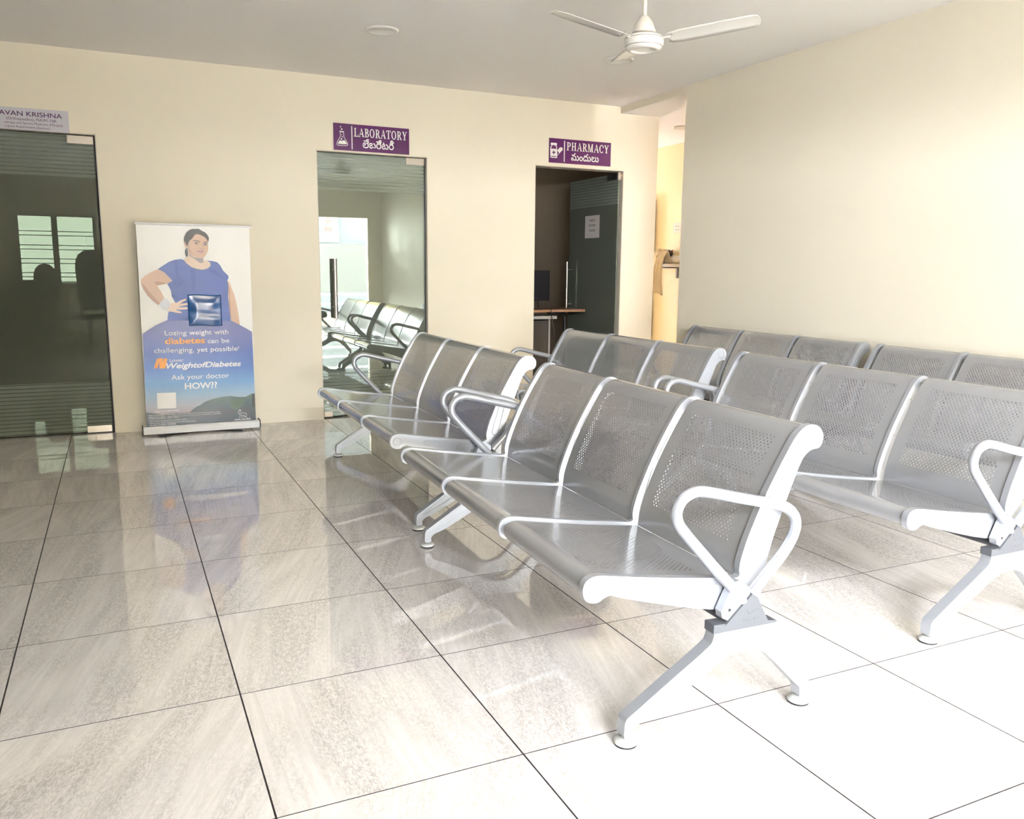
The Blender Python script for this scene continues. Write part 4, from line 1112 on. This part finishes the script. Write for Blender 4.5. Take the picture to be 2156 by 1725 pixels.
for (xa, ya), (xb, yb_) in (((-.30, -.085), (-.04, .03)), ((.27, -.075), (.03, .03))):
    dx_, dy_ = xb - xa, yb_ - ya; L_ = math.hypot(dx_, dy_); nx, ny = -dy_ / L_ * .013, dx_ / L_ * .013
    b = MB(); b.prism([(xa - nx, ya - ny), (xb - nx, yb_ - ny), (xb + nx, yb_ + ny), (xa + nx, ya + ny)], .0012, .0115, M_BLACK, axis='z'); b.build('foot', ban, bevel=.003)
# glossy blue pouch taped over the dress
M_POUCH = bpy.data.materials.new('blue_plastic_film'); M_POUCH.use_nodes = True
nt = M_POUCH.node_tree; pb = nt.nodes['Principled BSDF']
pb.inputs['Base Color'].default_value = (*lin((24, 84, 150)), 1); pb.inputs['Roughness'].default_value = 0.2; pb.inputs['Specular IOR Level'].default_value = 0.8
b = MB(); vs_, fs = [], []
NX, NZ = 26, 26
px0, px1, pz0, pz1 = -.056, .168, .774, .995
for layer in (0, 1):
    for i in range(NX + 1):
        for j in range(NZ + 1):
            u, v = i / NX, j / NZ
            puff = (min(u, 1 - u, v, 1 - v) * 4); puff = min(1, puff)
            d_ = .003 + puff * (.008 + .0022 * math.sin(11 * v + 1.2 * math.sin(4 * u)) + .0012 * math.sin(25 * v + 3 * u) * u + .0015 * math.sin(5 * u + 3 * v))
            vs_.append((px0 + (px1 - px0) * u, -.016 - (d_ if layer == 0 else 0), pz0 + (pz1 - pz0) * v + .003 * math.sin(6 * u)))
n1 = (NX + 1) * (NZ + 1)
for i in range(NX):
    for j in range(NZ):
        a = i * (NZ + 1) + j
        fs.append((a, a + NZ + 1, a + NZ + 2, a + 1)); fs.append((n1 + a, n1 + a + 1, n1 + a + NZ + 2, n1 + a + NZ + 1))
ed = [(i, 0) for i in range(NX)] + [(NX, j) for j in range(NZ)] + [(i, NZ) for i in range(NX, 0, -1)] + [(0, j) for j in range(NZ, 0, -1)]
for k in range(len(ed)):
    (i, j), (i2, j2) = ed[k], ed[(k + 1) % len(ed)]
    a, c_ = i * (NZ + 1) + j, i2 * (NZ + 1) + j2
    fs.append((a, c_, n1 + c_, n1 + a))
b.add(vs_, fs, M_POUCH, True)
b.build('plastic_pouch', ban)

# ------------------------------------------------------------------ outside the entrance, seen mirrored in the laboratory glass
M_TERR = mat('pale_terrace_paving', (0.17, 0.165, 0.16), 0.6, srgb=False, vary=0.06)
M_FACADE = mat('white_facade', (0.055, 0.060, 0.063), 0.7, srgb=False, vary=0.04, vscale=2)
M_FACGREY = mat('grey_facade_band', (0.035, 0.042, 0.045), 0.6, srgb=False, vary=0.1)
M_TAN = mat('tan_parapet', (0.15, 0.13, 0.10), 0.7, srgb=False)
M_RED = mat('red_sign_letters', (0.14, 0.015, 0.01), 0.5, srgb=False)
M_YELLOW = mat('yellow_facade', (0.2, 0.15, 0.05), 0.7, srgb=False)
M_ROAD = mat('street_ground', (0.40, 0.40, 0.39), 0.9, srgb=False, vary=0.1)
b = MB(); b.box(-8, 16, -6.3, Y_NEAR - 0.1, -0.3, -0.02, M_TERR); o = struct(b.build('floor_terrace'))
b = MB(); b.box(-40, 50, -60, -6.3, -0.6, -0.45, M_ROAD); o = struct(b.build('ground'))
t = thing('terrace_railing', 'steel terrace railing outside the entrance, mirrored in the laboratory glass', 'railing', (4.0, -6.15, -0.02))
b = MB(); b.box(-6, 8, -.05, .05, 0, .28, M_TAN); b.build('kerb', t)
for z in (.48, .68, .92):
    b = MB(); b.tube([(-6, 0, z), (8, 0, z)], .022, M_CHROME, 10); b.build('rail', t)
for k in range(8):
    b = MB(); b.tube([(-6 + 2 * k, 0, .26), (-6 + 2 * k, 0, .94)], .02, M_CHROME, 10); b.build('post', t)
t = thing('gym_building', 'white building with a red vertical gym signboard across the street, mirrored in the laboratory glass', 'building', (6.8, -12.0, -0.45))
b = MB(); b.box(-.95, 9, -6, 0, 0, 9, M_FACADE); b.box(-5, -.951, -6, -.3, 0, 6, M_YELLOW); b.build('wall', t)
b = MB(); b.box(-.3, 9, .0, .06, 2.22, 2.40, M_FACGREY); b.box(-.05, .35, .0601, .07, 2.25, 2.37, M_FACADE); b.build('window_band', t)
b = MB(); b.box(-.80, -.18, .001, .08, 2.30, 4.4, M_FACADE)
GYM = {'G': [[(.9, .8), (.7, .98), (.35, 1), (.1, .75), (.1, .25), (.35, 0), (.7, .02), (.9, .2), (.9, .45), (.6, .45)]], 'Y': [[(0, 1), (.5, .5)], [(1, 1), (.5, .5)], [(.5, .5), (.5, 0)]], 'M': [[(.05, 0), (.05, 1)], [(.05, 1), (.5, .25)], [(.5, .25), (.95, 1)], [(.95, 1), (.95, 0)]]}
for i, c in enumerate('GYM'):                # the board faces the clinic (+y), so it reads from there
    for st in GYM[c]:
        ribbon(b, [(-.395 - .17 * p[0], 2.83 + .175 * (1 - i) + .125 * p[1]) for p in st], .034, .0855, M_RED, 0)
b.build('gym_signboard', t, fix=False)
M_BOARD = mat('grey_notice_board', (0.075, 0.078, 0.082), 0.6, srgb=False)
b = MB()
for s_, zz in (('Floor', 2.54), ('999 667577', 2.47), ('809 999123', 2.40)):
    n_v = len(b.v); hw = .11 if s_ == 'Floor' else .25
    write(b, s_, -hw, hw, zz, .042, 0, M_INK)
    for q in range(n_v, len(b.v)):
        x_, y_, z_ = b.v[q]; b.v[q] = (-.52 - x_, .1125, z_)
b.box(-.86, -.18, .09, .11, 2.36, 2.62, M_BOARD); b.build('notice_board', t, fix=False)

# ------------------------------------------------------------------ reception corner behind the camera, mirrored darkly in the consulting-room door
M_COUNTER = mat('dark_counter_laminate', (0.10, 0.09, 0.08), 0.4, srgb=False)
t = thing('reception_counter', 'dark reception counter under the barred window, mirrored in the dark glass door', 'counter', (-0.35, -2.1, 0))
b = MB(); b.box(-.75, .45, -.25, .25, .002, .96, M_COUNTER); b.build('body', t); b = MB(); b.box(-.78, .48, -.28, .28, .96, .99, M_COUNTER); b.build('worktop', t, bevel=.003)
t = thing('sanitizer_bottle', 'pump bottle standing on the reception counter, mirrored in the dark glass door', 'bottle', (-.28, -2.02, .9905))
b = MB(); b.lathe([(.032, 0), (.034, .01), (.034, .12), (.012, .145), (.012, .165)], (0, 0, 0), M_DESKGREY, 20); b.build('bottle_body', t)
b = MB(); b.tube([(0, 0, .16), (0, 0, .20), (.035, 0, .203)], .006, M_BLACK, 8); b.build('pump', t)
M_FABRIC = mat('black_mesh_fabric', (0.02, 0.02, 0.022), 0.8, srgb=False)
def figure_stand_in(x, y, rz, label, h, k_=1.0):  # chair shapes added as dark silhouettes in place of people
    t = thing('office_chair', label, 'chair', (x, y, 0), rz, 'office chairs by the reception counter')
    b = MB()
    for k in range(5):
        q = 2 * math.pi * k / 5
        b.tube([(0, 0, .10), (.27 * math.cos(q), .27 * math.sin(q), .06)], [.025, .015], M_BLACK, 8)
        b.tube([(.27 * math.cos(q), .27 * math.sin(q) - .01, .028), (.27 * math.cos(q), .27 * math.sin(q) + .01, .028)], .027, M_BLACK, 12)
    b.build('star_base', t)
    b = MB(); b.tube([(0, 0, .09), (0, 0, .44)], .025, M_BLACK, 12); b.build('gas_column', t)
    b = MB(); b.box(-.24, .24, -.24, .24, .44, .51, M_FABRIC); b.build('seat', t, bevel=.03)
    b = MB(); b.prism([(p * k_, q) for p, q in ((-.20, .58), (-.22, h - .25), (-.205, h - .14), (-.17, h - .07), (-.10, h - .02), (0, h), (.10, h - .02), (.17, h - .07), (.205, h - .14), (.22, h - .25), (.20, .58))], -.27, -.22, M_FABRIC)
    b.box(-.03, .03, -.25, -.20, .46, .60, M_BLACK); b.build('backrest', t, bevel=.015)
figure_stand_in(.10, -1.50, math.radians(180), 'black round-topped office chair before the counter, mirrored in the middle of the dark glass door', 1.22, .66)
figure_stand_in(.57, -1.92, math.radians(160), 'taller black office chair mirrored at the edge of the dark glass door', 1.42)
